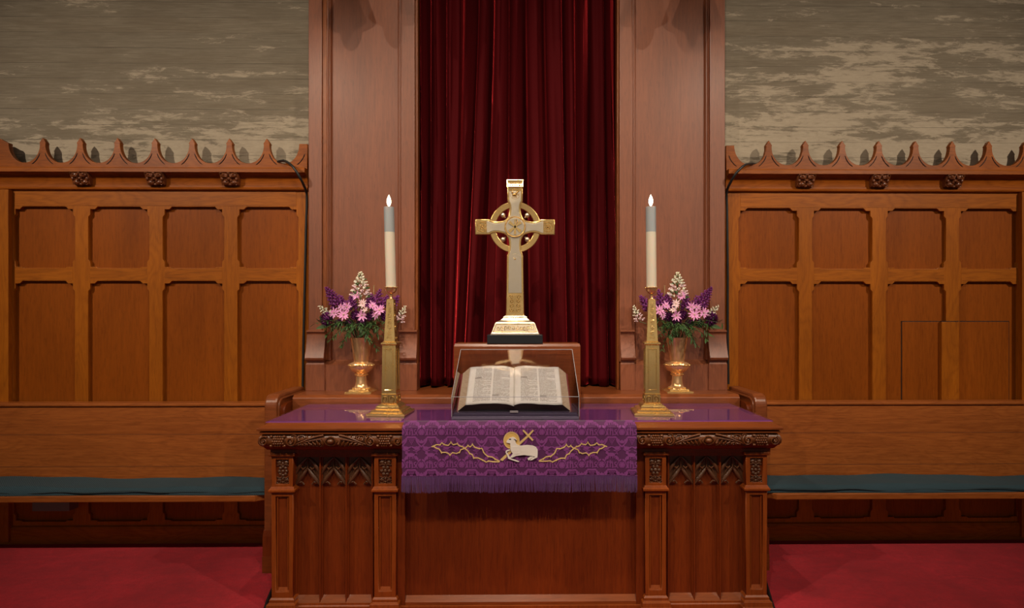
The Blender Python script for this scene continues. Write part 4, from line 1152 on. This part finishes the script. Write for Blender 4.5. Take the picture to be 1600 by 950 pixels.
    def plate(px0, px1, py0, py1):
        (xa, za), (xb, zb) = P([(px0, py0), (px1, py1)])
        return obj('relief_plate', MB().box(xa, xb, Yc - .0195, Yc - .017, zb, za), gold_bright, t)
    for px in (c - 51, c + 51):
        pl = plate(px - 9.5, px + 9.5, 346, 364.6); obj('roundel', roundel(px, 355.4, 7.6), brass_dark, pl, smooth=80)
    pl = plate(c - 9.2, c + 9.2, 295.5, 313.5)
    m = MB(); x, z = P([(c, 304)])[0]; y = Yc - .020     # winged beast relief
    m.ball((x - .004, y, z - .006), .016, .005, .009); m.ball((x - .016, y, z + .008), .007, .005, .007)
    m.tube([(x + .004, y, z), (x + .016, y, z + .012), (x + .024, y, z + .016)], [.006, .005, .002], 6)
    m.tube([(x + .012, y, z - .006), (x + .022, y, z + .002), (x + .020, y, z - .012)], .003, 6)
    for dx in (-.014, -.004, .006): m.tube([(x + dx, y, z - .010), (x + dx + .003, y, z - .024)], .003, 6)
    m.tube([(x + .03 * math.cos(a), y + .001, z - .002 + .030 * math.sin(a)) for a in [i * PI / 12 for i in range(25)]], .0018, 6)
    obj('beast_relief', m, brass_dark, pl, smooth=80)
    ro_ = obj('roundel', roundel(c, 405.5, 8.2), gold_bright, t, smooth=80)
    # lower scroll panel
    pl = plate(c - 11, c + 11, 460, 489)
    m = MB(); y = Yc - .0205
    for sx in (-1, 1):
        for j in range(4):
            x, z = P([(c + sx * 5.8, 464.5 + j * 6.6)])[0]
            m.tube([(x + sx * (3.6 - .25 * i) / k * math.cos(i * .62 + j), y, z + (3.2 - .22 * i) / k * math.sin(i * .62 + j)) for i in range(12)], .0019, 5)
    (xa_, za_), (_, zb_) = P([(c, 461)])[0], P([(c, 488)])[0]
    obj('scroll_relief', m, brass_dark, pl, smooth=80)
    obj('centre_bar', MB().box(xa_ - .006, xa_ + .006, Yc - .023, Yc - .019, zb_, za_), gold_bright, pl, bev=.001)
    # base
    def lv(hw, py, d): return (cx - hw / k, cx + hw / k, Yc - d, Yc + d, z_of(py))
    base = MB().loft([lv(37, 522.5, .090), lv(37, 520.5, .090), lv(35.6, 519, .087), lv(30.5, 505, .073), lv(29, 503.5, .070), lv(22, 500, .053), lv(18.5, 497, .045), lv(18, 494.5, .043), lv(16, 494, .030), lv(16, 493, .028)])
    bo = obj('cross_base', base, silver_gold, t, bev=.0015)
    # relief band on the sloping front
    def sl(px, py): f = (519 - py) / 14; return (cx + (px - c) / k, Yc - .0875 + .014 * f - .0005, z_of(py))
    m = MB(); m.add([sl(c - 32, 518), sl(c + 32, 518), sl(c + 28, 507), sl(c - 28, 507)], [(0, 1, 2, 3)])
    fr_ = MB().tube([sl(c - 33, 518.3), sl(c + 33, 518.3), sl(c + 28.5, 506.2), sl(c - 28.5, 506.2), sl(c - 33, 518.3)], .0022, 6)
    for i in range(10):
        px = c - 25.5 + i * 5.7; a0 = i
        fr_.tube([tuple(Vector(sl(px + (2.6 - .2 * j) * math.cos(j * .65 + a0), 512.4 + (3.9 - .3 * j) * math.sin(j * .65 + a0))) + Vector((0, -.001, 0))) for j in range(11)], .0018, 5)
    obj('base_relief', fr_, brass, bo, smooth=80)
    obj('black_plinth', MB().box(cx - 42.3 / k, cx + 42.3 / k, Yc - .098, Yc + .098, ZST, z_of(522.5)), black_base, t, bev=.002)
cross()

# ------------------------------------------------------------------ book and its case
def bible():
    yf, yb = 900 / 294, 900 / 264.5
    x0, x1 = WX(705.5, yf), WX(905, yf)
    hz = 1.54 - (620 - 497) / 294; zb = 1.54 - (546 - 497) / 264.5
    bx0, bx1 = WX(720, yb), WX(894, yb)
    t = thing('display_case', ((x0 + x1) / 2, (yf + yb) / 2, ZG), 'clear sloping acrylic case covering the open book on the table', 'display case')
    # stepped base
    zbs = ZG + .034
    obj('case_base', MB().loft([(x0, x1, yf, yb + .004, ZG), (x0, x1, yf, yb + .004, ZG + .012), (x0 + .006, x1 - .006, yf + .006, yb, ZG + .014), (x0 + .006, x1 - .006, yf + .006, yb, ZG + .026), (x0 + .012, x1 - .012, yf + .012, yb, ZG + .028), (x0 + .012, x1 - .012, yf + .012, yb, zbs)]), smoke_base, t, bev=.001)
    th = .004
    A = [(x0, yf, ZG + .0), (x1, yf, ZG), (x1, yf, hz), (x0, yf, hz)]
    fl, fr2, bl, br = Vector((x0 + .001, yf, hz)), Vector((x1 - .001, yf, hz)), Vector((bx0, yb, zb)), Vector((bx1, yb, zb))
    def pane(name, P, nrm):
        n = Vector(nrm) * th; v = [Vector(p) for p in P] + [Vector(p) + n for p in P]; k = len(P)
        obj(name, MB().add(v, [tuple(range(k)), tuple(range(k, 2 * k))] + [(i, (i + 1) % k, k + (i + 1) % k, k + i) for i in range(k)]), acrylic, t)
    zl = ZG + .014
    pane('front_pane', [(x0 + .001, yf + .001, zl), (x1 - .001, yf + .001, zl), fr2, fl], (0, 1, 0))
    pane('sloping_pane', [fl, fr2, br, bl], (0, .5, -.85))
    pane('side_pane', [(x0 + .001, yf, zl), fl, bl, (bx0, yb, zl)], (1, 0, 0))
    pane('side_pane', [(x1 - .001, yf, zl), fr2, br, (bx1, yb, zl)], (-1, 0, 0))
    e = MB()
    for a, b in ((fl, fr2), (fl, bl), (fr2, br), (bl, br), ((x0 + .001, yf, zl), fl), ((x1 - .001, yf, zl), fr2)): e.tube([a, b], .0016, 6)
    obj('edge', e, acrylic_edge, t)
    # wedge rest
    yA, yB = yf + .030, yb - .030
    # book geometry: local plane from front-low to back-high
    zA, zB = 1.54 - (631 - 497) / (900 / (yA)), 1.54 - (572 - 497) / (900 / yB)
    zA = max(zA, zbs + .012)
    xc = WX(803.5, (yA + yB) / 2)
    wdg = MB().prof([(yA + .012, zbs), (yB - .002, zbs), (yB - .002, zB - .070), (yA + .012, zbs + .002)], xc - .20, xc + .20)
    tag(obj('book_rest', wdg, black_base), 'dark wedge propping the open book inside the acrylic case', 'book rest')
    b = thing('open_book', (xc, (yA + yB) / 2, zbs), 'large open book with printed pages lying inside the acrylic case', 'book')
    up = Vector((0, yB - yA, zB - zA)); L = up.length; up.normalize(); nrm = Vector((0, -up.z, up.y))
    org = Vector((xc, yA, zA))
    def B(u, v, h): return org + Vector((u, 0, 0)) + up * v + nrm * h   # h above the plane of page tops baseline
    halfw = .258
    def hprof(f): # height of page surface vs distance from gutter
        return .014 * (math.sin(min(1, f / .22) * PI / 2) - 1) - .010 * max(0, f - .3) ** 1.5
    for s in (-1, 1):
        N, M = 26, 8
        rows = []
        for j in range(M + 1):
            v = L * j / M
            rows.append([B(s * halfw * (i / N) * (1 + .012 * (1 - j / M)), v + .004 * math.sin(i / N * 5 + s), hprof(i / N) + (0.0008 * math.sin(i * .8 + j) )) for i in range(N + 1)])
        m = MB().grid(rows); me = m.mesh()
        uvl = me.uv_layers.new(name='UVMap'); nv = N + 1
        for lp in me.loops:
            i, j = lp.vertex_index % nv, lp.vertex_index // nv
            u = i / N if s > 0 else 1 - i / N
            uvl.data[lp.index].uv = (u if s > 0 else u, j / M)
        for p in me.polygons: p.use_smooth = True
        pg = obj('page', me, page_m, b); md = pg.modifiers.new('t', 'SOLIDIFY'); md.thickness = .0008; md.offset = 0
        # block of leaves: side wall fans outwards
        bl_ = MB(); thk = .046
        outer = lambda v: s * (halfw * (1 + .012 * (1 - v / L)))
        r = [[B(outer(v) + s * q * .045, v, hprof(1) - .001 - q * thk) for q in (0, .25, .5, .75, 1)] for v in [L * j / 8 for j in range(9)]]
        bl_.grid(r)
        # top and bottom edge of the block
        obj('fore_edge', bl_, page_edge, b)
        tb = MB()
        for v, mt in ((0, 0), (L, 0)):
            top_ = [B(s * halfw * (i / N) * (1.012 if v == 0 else 1), v + .004 * math.sin(i / N * 5 + s) * 1.0, hprof(i / N) - .0008) for i in range(N + 1)] + [B(outer(v) + s * .045, v, hprof(1) - thk)]
            bot_ = [B(s * halfw * (i / N) * 1.1, v + (.002 if v == 0 else -.002), -thk - .012 + .006 * (1 - i / N)) for i in range(N + 1)] + [B(outer(v) + s * .045, v, hprof(1) - thk - .001)]
            tb.grid([top_, bot_])
        obj('leaf_block', tb, dark_edge, b)
        cv = MB()
        c0_ = [B(s * w, -.006, -thk - .016) for w in (0, halfw + .055)]; c1_ = [B(s * w, L + .006, -thk - .016) for w in (0, halfw + .055)]
        lo = [B(s * w, -.006, -thk - .021) for w in (0, halfw + .055)]; hi = [B(s * w, L + .006, -thk - .021) for w in (0, halfw + .055)]
        cv.add([c0_[0], c0_[1], c1_[1], c1_[0], lo[0], lo[1], hi[1], hi[0]], [(0, 1, 2, 3), (4, 5, 6, 7), (0, 1, 5, 4), (1, 2, 6, 5), (2, 3, 7, 6), (3, 0, 4, 7)])
        obj('cover', cv, leather, b)
    obj('spine', MB().box(xc - .025, xc + .025, yA - .006, yA + .004, zA - .062, zA - .052), leather, b)
    obj('page_clip', MB().box(xc - .022, xc + .022, yA - .024, yA - .018, zbs - .001, zbs + .010), mat('clear_clip', (.5, .45, .42), .2), t)
bible()

# ------------------------------------------------------------------ candlesticks and candles
def candlestick(px, label):
    Y = 3.17 + .09
    k = 900 / Y; x = WX(px, Y)
    t = thing('candlestick', (x, Y, ZG), label, 'candlestick', None, math.radians(-5))
    q = lambda n, m, mt=brass, p=t, **kw: obj(n, m, mt, p, local=True, **kw)
    def lv(h, z): return (-h, h, -h, h, z)
    H = lambda py: (650.5 - py) / (900 / 3.22)
    q('stepped_base', MB().loft([lv(.108, 0), lv(.108, .009), lv(.104, .012), lv(.088, .018), lv(.088, .026), lv(.084, .028), lv(.066, .034), lv(.066, .044), lv(.060, .050), lv(.052, .056), lv(.046, .060)]), bev=.001)
    z0, z1 = .060, .114
    sb = q('scroll_block', MB().loft([lv(.040, z0), lv(.043, z0 + .003), lv(.043, z1 - .004), lv(.046, z1)]), bev=.001)
    rel = MB()
    for fx, fy in ((0, -1), (1, 0), (-1, 0), (0, 1)):
        def pt(u, z): return (u if fx == 0 else fx * .0435, u if fy == 0 else fy * .0435, z)
        for s in (-1, 1):
            P = [pt(s * (.019 + .015 * (1 - i / 22) * math.cos(i * .36 - 1.2)), .086 + .020 * (1 - i / 26) * math.sin(i * .36 - 1.2)) for i in range(18)]
            rel.tube(P, [.0038 * (1 - i / 30) for i in range(18)], 6)
        rel.tube([pt(0, .066), pt(0, .106)], .002, 5)
    q('scroll_relief', rel, brass_dark, sb, smooth=80)
    z2 = .385
    sh = q('lower_shaft', MB().loft([lv(.041, z1), lv(.040, z1 + .004), lv(.038, z2)]))
    fr = MB()
    for fx, fy in ((0, -1), (1, 0), (-1, 0), (0, 1)):
        def pt(u, z): return (u if fx == 0 else fx * .0395, u if fy == 0 else fy * .0395, z)
        a, b = .022, .017
        fr.tube([pt(-a, z1 + .022), pt(a, z1 + .022), pt(a, z2 - .02), pt(-a, z2 - .02), pt(-a, z1 + .022)], .0028, 5)
    q('panel_frame', fr, brass, sh)
    q('cornice', MB().loft([lv(.037, z2), lv(.045, z2 + .005), lv(.045, z2 + .013), lv(.038, z2 + .018), lv(.031, z2 + .022)]), bev=.001)
    z3, z4 = z2 + .020, .640
    ob = q('obelisk', MB().loft([lv(.031, z3), lv(.0195, z4), lv(.014, z4 + .006)]))
    rel = MB(); rnd = random.Random(3)
    n = 13
    for fx, fy in ((0, -1), (1, 0)):
        for i in range(n):
            z = z3 + .022 + (z4 - z3 - .045) * i / (n - 1); r = .031 + (.0195 - .031) * (z - z3) / (z4 - z3)
            def pt(u, dz): return (u if fx == 0 else fx * (r + .0003), u if fy == 0 else fy * (r + .0003), z + dz)
            w = r * .38; v = i % 4
            if v == 0: rel.tube([pt(-w, -.006), pt(-w, .006), pt(w, -.006), pt(w, .006)], .0017, 5)
            elif v == 1: rel.tube([pt(-w, .005), pt(w, .005), pt(-w, -.005), pt(w, -.005)], .0017, 5)
            elif v == 2: rel.tube([pt(w, .006), pt(-w, .002), pt(w, -.001), pt(-w, -.006)], .0017, 5)
            else: rel.tube([pt(-w, -.005), pt(w, -.005)], .0017, 5).tube([pt(-w, .005), pt(w, .005)], .0017, 5).tube([pt(0, -.005), pt(0, .005)], .0017, 5)
        z5 = z3
    q('raised_ornament', rel, gold_bright, ob, smooth=80)
    zc = .7115
    q('drip_cup', MB().lathe([(.012, z4 + .004), (.009, z4 + .012), (.007, z4 + .024), (.010, z4 + .034), (.020, z4 + .040), (.029, z4 + .050), (.033, zc - .006), (.036, zc - .004), (.036, zc), (.030, zc), (.030, zc - .004)]), copper_brass, t, smooth=40)
    bd = MB()
    for i in range(26): a = 2 * PI * i / 26; bd.ball((.036 * math.cos(a), .036 * math.sin(a), zc - .002), .0028, n=6, m=4)
    q('beading', bd, brass, t, smooth=80)
    # candle, a thing of its own
    side = 'left' if px < 811 else 'right'
    lean = -.012 if px < 811 else -.004
    ct = thing('candle', (x, Y, ZG + zc - .004), 'tall cream pillar candle, lit, in the %s brass candlestick' % side, 'candle')
    c = lambda n, m, mt, p=ct, **kw: obj(n, m, mt, p, local=True, **kw)
    h = .455 if px < 811 else .460; r0 = .0285; hs = h * .69
    def bodyp(za, zb, rf):
        m = MB(); n = 28; rows = []
        for j in range(9):
            z = za + (zb - za) * j / 8; ox = lean * (z / h); rows.append([(ox + r0 * rf(z) * math.cos(2 * PI * i / n), r0 * rf(z) * math.sin(2 * PI * i / n), z) for i in range(n + 1)])
        m.grid(rows)
        m.add(rows[0][:-1], [tuple(range(n))[::-1]]); m.add(rows[-1][:-1], [tuple(range(n))]); return m
    c('wax_body', bodyp(0, hs, lambda z: 1), wax, smooth=50)
    c('upper_sleeve', bodyp(hs, h, lambda z: 1.005), wax_top, smooth=50)
    c('wick', MB().tube([(lean, 0, h - .002), (lean, 0, h + .010)], .0012, 6), dark_thread)
    fl = MB().lathe([(.001, h + .003), (.008, h + .012), (.0125, h + .026), (.0120, h + .040), (.008, h + .054), (.0035, h + .064), (.0005, h + .071)], lean, 0, 16)
    c('flame', fl, flame_m, smooth=60)
candlestick(611, 'square brass obelisk candlestick left of the book case')
candlestick(1018, 'square brass obelisk candlestick right of the book case')

# ------------------------------------------------------------------ vases and flowers
def vase(side, px):
    Y = 3.80; k = 900 / Y; x = WX(px, Y)
    t = thing('vase', (x, Y, ZSH), 'brass footed vase on the shelf behind the %s candlestick' % side, 'vase')
    q = lambda n, m, mt=copper_brass, p=t, **kw: obj(n, m, mt, p, local=True, **kw)
    q('foot', MB().loft([(-.086, .086, -.086, .086, 0), (-.086, .086, -.086, .086, .010), (-.080, .080, -.080, .080, .012), (-.064, .064, -.064, .064, .014), (-.064, .064, -.064, .064, .024)]), brass, bev=.001)
    P = [(.056, .024), (.054, .030), (.046, .036), (.040, .044), (.036, .060), (.034, .085), (.034, .108), (.040, .114), (.040, .120), (.036, .123), (.048, .132), (.066, .146), (.078, .163), (.082, .175), (.082, .182),
         (.078, .190), (.062, .197), (.050, .200), (.047, .204), (.047, .210), (.050, .225), (.056, .265), (.063, .31), (.071, .352), (.073, .360), (.069, .360), (.060, .31), (.050, .25), (.044, .21)]
    q('vase_body', MB().lathe(P, n=48), smooth=32)
    b = MB()
    for i in range(44): a = 2 * PI * i / 44; b.ball((.083 * math.cos(a), .083 * math.sin(a), .180), .0048, n=6, m=4)
    for i in range(26): a = 2 * PI * i / 26; b.ball((.041 * math.cos(a), .041 * math.sin(a), .117), .0040, n=6, m=4)
    for i in range(34): a = 2 * PI * i / 34; b.ball((.055 * math.cos(a), .055 * math.sin(a), .029), .0042, n=6, m=4)
    q('beading', b, brass, smooth=80)
    return x, Y
def R3(v):
    return Vector((0, 0, 1)).rotation_difference(Vector(v).normalized()).to_matrix()
def leafblade(m, p, d, L, w, bend=.2, up=Vector((0, 0, 1))):
    p = Vector(p); d = Vector(d).normalized(); s = d.cross(up)
    s = s.normalized() if s.length > .01 else Vector((1, 0, 0)); n = s.cross(d)
    rows = []
    for i in range(6):
        f = i / 5; c = p + d * (L * f) - n * (bend * L * f * f); ww = w * math.sin(PI * (f * .92 + .04)) ** .8
        rows.append([c - s * ww - n * ww * .0, c + n * ww * .35 * -1, c + s * ww])
    m.grid(rows)
def bouquet(side, x, Y):
    s = 1 if side == 'left' else -1
    rnd = random.Random(11 if s > 0 else 11)
    k = 900 / (Y - .01)
    px_c = 563.0
    base = Vector((x, Y, ZSH + .335))
    def G(px, py, dy=0):      # reference coordinates of the left arrangement
        return Vector((x + s * (px - px_c) / k, Y + dy, 1.54 - (py - 497) / k))
    def grp(n): return '%s in the %s vase' % (n, side)
    def stemto(th, p, r=.0022):
        mid = (base + p) / 2 + Vector((0, 0, .03)); mm = MB()
        q0 = base + Vector((rnd.uniform(-.02, .02), rnd.uniform(-.02, .02), -.06))
        mm.tube([q0, q0.lerp(mid, .6), mid, p], r, 5); obj('stem', mm, stem_m, th)
    # spikes
    def spike(name, tip, foot, wid, kinds, n, label, cat='flower', grpn=None, blsz=.010):
        th = thing(name, tuple(foot), label, cat, grpn)
        stemto(th, foot)
        ax = tip - foot; L = ax.length; d = ax.normalized(); Rm = R3(d)
        by = {}
        for i in range(n):
            f = (i + .5) / n; a = i * 2.4; r = wid * (1 - f) ** .75 + .003
            kd = kinds(f, i); m = by.setdefault(kd.name, (kd, MB()))[1]
            out = Rm @ Vector((math.cos(a), math.sin(a), .25)); c = foot + ax * f + out * r
            sz = blsz * (1.15 - .55 * f)
            m.ball(c, sz * .62, sz * .62, sz, 7, 5, R3(out + d * .5))
            if f < .75:
                for qd in range(3):
                    o2 = Rm @ Vector((math.cos(a + qd * 2.1), math.sin(a + qd * 2.1), .5)); m.ball(c + out * sz * .5 + o2 * sz * .5, sz * .45, sz * .2, sz * .6, 6, 4, R3(o2))
        m = MB(); m.tube([foot, foot + ax * .5, tip], [.0028, .002, .001], 5)
        for i in range(5):
            f = .1 + i * .17; a = i * 2.1; leafblade(m, foot + ax * f, Rm @ Vector((math.cos(a), math.sin(a), .6)), .022, .004)
        obj('spike_stem', m, leaf_m, th)
        for kd, mm in by.values(): obj('blossoms', mm, kd, th, smooth=80)
        return th
    wp = lambda f, i: (pale_pink_m if (f < .45 and i % 3) else white_m) if i % 7 else stem_m
    spike('snapdragon', G(562, 425), G(564, 468, -.03), .052, wp, 62, 'tall cream and pink flower spike at the top of the %s vase' % side, blsz=.0125)
    lbl = lambda t: t % side
    spike('snapdragon', G(498, 478, -.01), G(520, 497, -.02), .022, lambda f, i: white_m if (f > .35 or i % 2) else pale_pink_m, 26, lbl('cream budded spike at the outer edge of the %s vase'))
    spike('snapdragon', G(632, 478, -.01), G(622, 503, -.02), .020, lambda f, i: white_m if f > .4 else pale_pink_m, 22, lbl('cream budded spike at the curtain side of the %s vase'))
    pk = lambda f, i: purple_m
    g = grp('deep purple flower spikes')
    pl = 'deep purple flower spike in the %s vase' % side
    where = iter(('large, leaning to the outer side', 'short, inside the large outer one', 'thin, behind the seed pod', 'leaning to the curtain side', 'outer side of the cream spike', 'curtain side of the cream spike', 'upright beside the seed pod'))
    for tip, ft, w, n in (((509, 449), (531, 480), .032, 60), ((533, 462), (538, 484), .016, 18), ((592, 452), (588, 480), .020, 30), ((621, 462), (606, 484), .022, 36), ((548, 458), (552, 484), .022, 34), ((581, 460), (574, 484), .024, 34), ((604, 462), (598, 480), .02, 26)):
        spike('purple_stock', G(*tip, rnd.uniform(-.02, .02)), G(*ft, rnd.uniform(-.04, 0)), w, pk, n, pl + ', ' + next(where), 'flower', g, blsz=.0125)
    # purple pompoms
    g = grp('round purple blooms')
    where = iter(('largest, at the outer side', 'under the centre of the bouquet', 'under the centre, curtain side', 'lowest in the middle', 'at the curtain side', 'low, inside the largest outer bloom', 'low, just outside the middle one'))
    for c, r in (((512, 498), .046), ((556, 492), .034), ((580, 494), .034), ((566, 504), .036), ((602, 494), .034), ((530, 505), .03), ((546, 505), .030)):
        p = G(*c, -.035); th = thing('purple_bloom', tuple(p), 'round purple bloom in the %s vase, %s' % (side, next(where)), 'flower', g); stemto(th, p)
        m = MB()
        for i in range(70):
            f = (i + .5) / 70; a = i * 2.39996; zz = 1 - 2 * f; rr = math.sqrt(1 - zz * zz); d = Vector((rr * math.cos(a), rr * math.sin(a), zz))
            if d.y > .6: continue
            leafblade(m, p + d * r * .35, d, r * .7, r * .16, .25, Vector((.3, .5, .8)))
        m.ball(p, r * .6, n=10, m=7); obj('petals', m, purple_m, th)
    # pink daisies
    g = grp('pink daisies')
    where = iter(('topmost, on the foot of the cream spike', 'farthest to the outer side', 'largest on the outer side, low', 'above the largest outer one', 'low in the middle', 'farthest to the curtain side', 'high on the curtain side', 'pale, just below the cream spike', 'small, high on the outer side', 'low on the curtain side', 'pale and small, in the middle'))
    for (c, r, mt) in (((560.5, 463), .030, pink_m), ((527, 489), .032, pink_m), ((542, 492), .036, pink_m), ((546, 480), .030, pink_m), ((569, 493), .034, pink_m), ((596, 485), .036, pink_m), ((585, 478), .030, pink_m), ((571, 475), .028, pale_pink_m), ((538, 480), .024, pink_m), ((590, 492), .026, pink_m), ((575, 484), .022, pale_pink_m)):
        p = G(*c, -.085 + rnd.uniform(-.012, .012)); th = thing('pink_daisy', tuple(p), 'pink daisy in the %s vase, %s' % (side, next(where)), 'flower', g); stemto(th, p + Vector((0, .01, 0)))
        nz = Vector((rnd.uniform(-.45, .45), -1, rnd.uniform(-.15, .6))).normalized(); Rm = R3(nz)
        m = MB(); n = 11
        for i in range(n):
            a = 2 * PI * i / n + rnd.uniform(-.2, .2); d = Rm @ Vector((math.cos(a), math.sin(a), rnd.uniform(.1, .4))); leafblade(m, p + d * r * .1, d, r * rnd.uniform(.75, 1.2), r * .16, rnd.uniform(-.1, .3), nz)
        obj('petals', m, mt, th); obj('flower_centre', MB().ball(p + nz * r * .1, r * .16, n=8, m=5), yellow_m, th)
    # little pink buds
    th = thing('seed_pod', tuple(G(582.6, 449)), 'thin tan seed pod rising beside the spike in the %s vase' % side, 'flower'); stemto(th, G(582.6, 468))
    obj('pod', MB().tube([G(582, 470), G(582.4, 456), G(582.6, 447)], [.002, .0035, .004], 7).ball(G(582.6, 446.5), .007, .007, .003, 8, 5), pod_m, th)
    # greenery
    g = grp('green leafy sprigs')
    ends = [(511, 512), (518, 522), (527, 530), (536, 539), (545, 532), (555, 524), (566, 520), (576, 526), (585, 533), (590, 545), (597, 524), (604, 515), (608, 505), (500, 505), (572, 512), (540, 515), (522, 508), (594, 510)]
    odd = {(590, 545): 'trailing lowest, on the curtain side', (536, 539): 'trailing lowest on the outer side', (500, 505): 'reaching farthest to the outer side', (608, 505): 'reaching farthest to the curtain side'}
    for i, e in enumerate(ends):
        p = G(*e, -.05 - .05 * (i % 3)); th = thing('leafy_sprig', tuple(p), ('dark green leafy sprig in the %s vase, %s' % (side, odd[e])) if e in odd else ('dark green leafy sprig spilling over the rim of the %s vase' % side), 'foliage', g)
        b0 = G(563 + (e[0] - 563) * .25, 505, -.03); mid = b0.lerp(p, .55) + Vector((0, -.02, .018)); m = MB(); pts = [b0, mid, p]
        m.tube([b0, b0.lerp(mid, .5) + Vector((0, 0, .004)), mid, mid.lerp(p, .6), p], [.002, .002, .0018, .0015, .001], 5)
        obj('stem', m, stem_m, th); m = MB()
        for j in range(22):
            f = .12 + .88 * j / 21; q0 = (b0.lerp(mid, f * 2) if f < .5 else mid.lerp(p, f * 2 - 1)); dd = (p - b0).normalized()
            d = dd * .7 + Vector((rnd.uniform(-1, 1), rnd.uniform(-1, .5), rnd.uniform(-.9, .7))); leafblade(m, q0, d, rnd.uniform(.026, .046), rnd.uniform(.0034, .0055), rnd.uniform(-.1, .4))
        obj('leaves', m, leaf_m, th)
    # one broad pale-edged leaf at the outer side
    p = G(520, 506, -.03); th = thing('broad_leaf', tuple(p), 'single broad leaf pointing outward from the %s vase' % side, 'foliage'); m = MB(); leafblade(m, p, G(492, 514, -.05) - p, .105, .015, .05, Vector((0, -1, .4))); obj('leaf', m, stem_m, th)
for sd, px in (('left', 564.5), ('right', 1057.8)):
    vx, vy = vase(sd, px); bouquet(sd, vx, vy)

# ------------------------------------------------------------------ cables
def cable(pts, r, label):
    cu = [Vector(p) for p in pts]; out = []
    for i in range(len(cu) - 1):
        p0, p1, p2, p3 = cu[max(i - 1, 0)], cu[i], cu[i + 1], cu[min(i + 2, len(cu) - 1)]
        for j in range(8):
            u = j / 8; out.append(.5 * ((2 * p1) + (p2 - p0) * u + (2 * p0 - 5 * p1 + 4 * p2 - p3) * u * u + (3 * p1 - p0 - 3 * p2 + p3) * u ** 3))
    out.append(cu[-1]); tag(obj('cable', MB().tube(out, r, 8), black_rubber, smooth=60), label, 'cable')
cable([W(428, 256, 4.0), W(437, 252, 3.95), W(446, 252, 3.91), W(458, 261, 3.84), W(470, 280, 3.85), W(478, 298, 3.93), W(479.5, 312, 3.955), W(478, 360, 3.965), W(476, 450, 3.965), W(474, 540, 3.965), W(473, 606, 3.965)], .0085, 'black cable draped over the left wainscot cresting beside the pilaster')
cable([W(1181, 257, 4.0), W(1172, 256, 3.93), W(1162, 259, 3.85), W(1150, 271, 3.84), W(1141, 286, 3.88), W(1135.5, 301, 3.94), W(1136, 330, 3.96), W(1137, 420, 3.965), W(1137, 520, 3.965), W(1138, 600, 3.965)], .0085, 'black cable draped over the right wainscot cresting beside the pilaster')
cable([(WX(428, 3.3) - .01, 3.35, .012), (WX(424, 3.1) - .03, 3.12, .012), (WX(420, 2.9) - .03, 2.9, .012), (WX(414, 2.7), 2.7, .012)], .010, 'black cable on the carpet along the left end of the table')
cable([(WX(1198, 3.3) + .01, 3.35, .012), (WX(1206, 3.1), 3.12, .012), (WX(1211, 2.95), 2.95, .012), (WX(1213, 2.7), 2.7, .012)], .010, 'black cable on the carpet along the right end of the table')

# ------------------------------------------------------------------ lanterns hanging above the view, whose shadows fall on the pilasters
iron = mat('dark_iron', (.03, .025, .02), .5, .6); opal = mat('opal_glass', (.55, .48, .38), .4)
for s in (-1, 1):
    x, y, z = s * 1.06, 3.50, 3.55
    t = thing('hanging_lantern', (x, y, z), 'hanging iron lantern high in front of the %s pilaster' % ('left' if s < 0 else 'right'), 'lantern')
    q = lambda n, m, mt: obj(n, m, mt, t, local=True, smooth=40)
    q('shade', MB().lathe([(.145, .16), (.15, .165), (.07, .40), (.05, .42), (.02, .44)], n=32), iron)
    q('globe', MB().ball((0, 0, .13), .068, .068, .13, 20, 14), opal)
    q('hanging_rod', MB().tube([(0, 0, .43), (0, 0, 2.3)], .008, 8), iron)
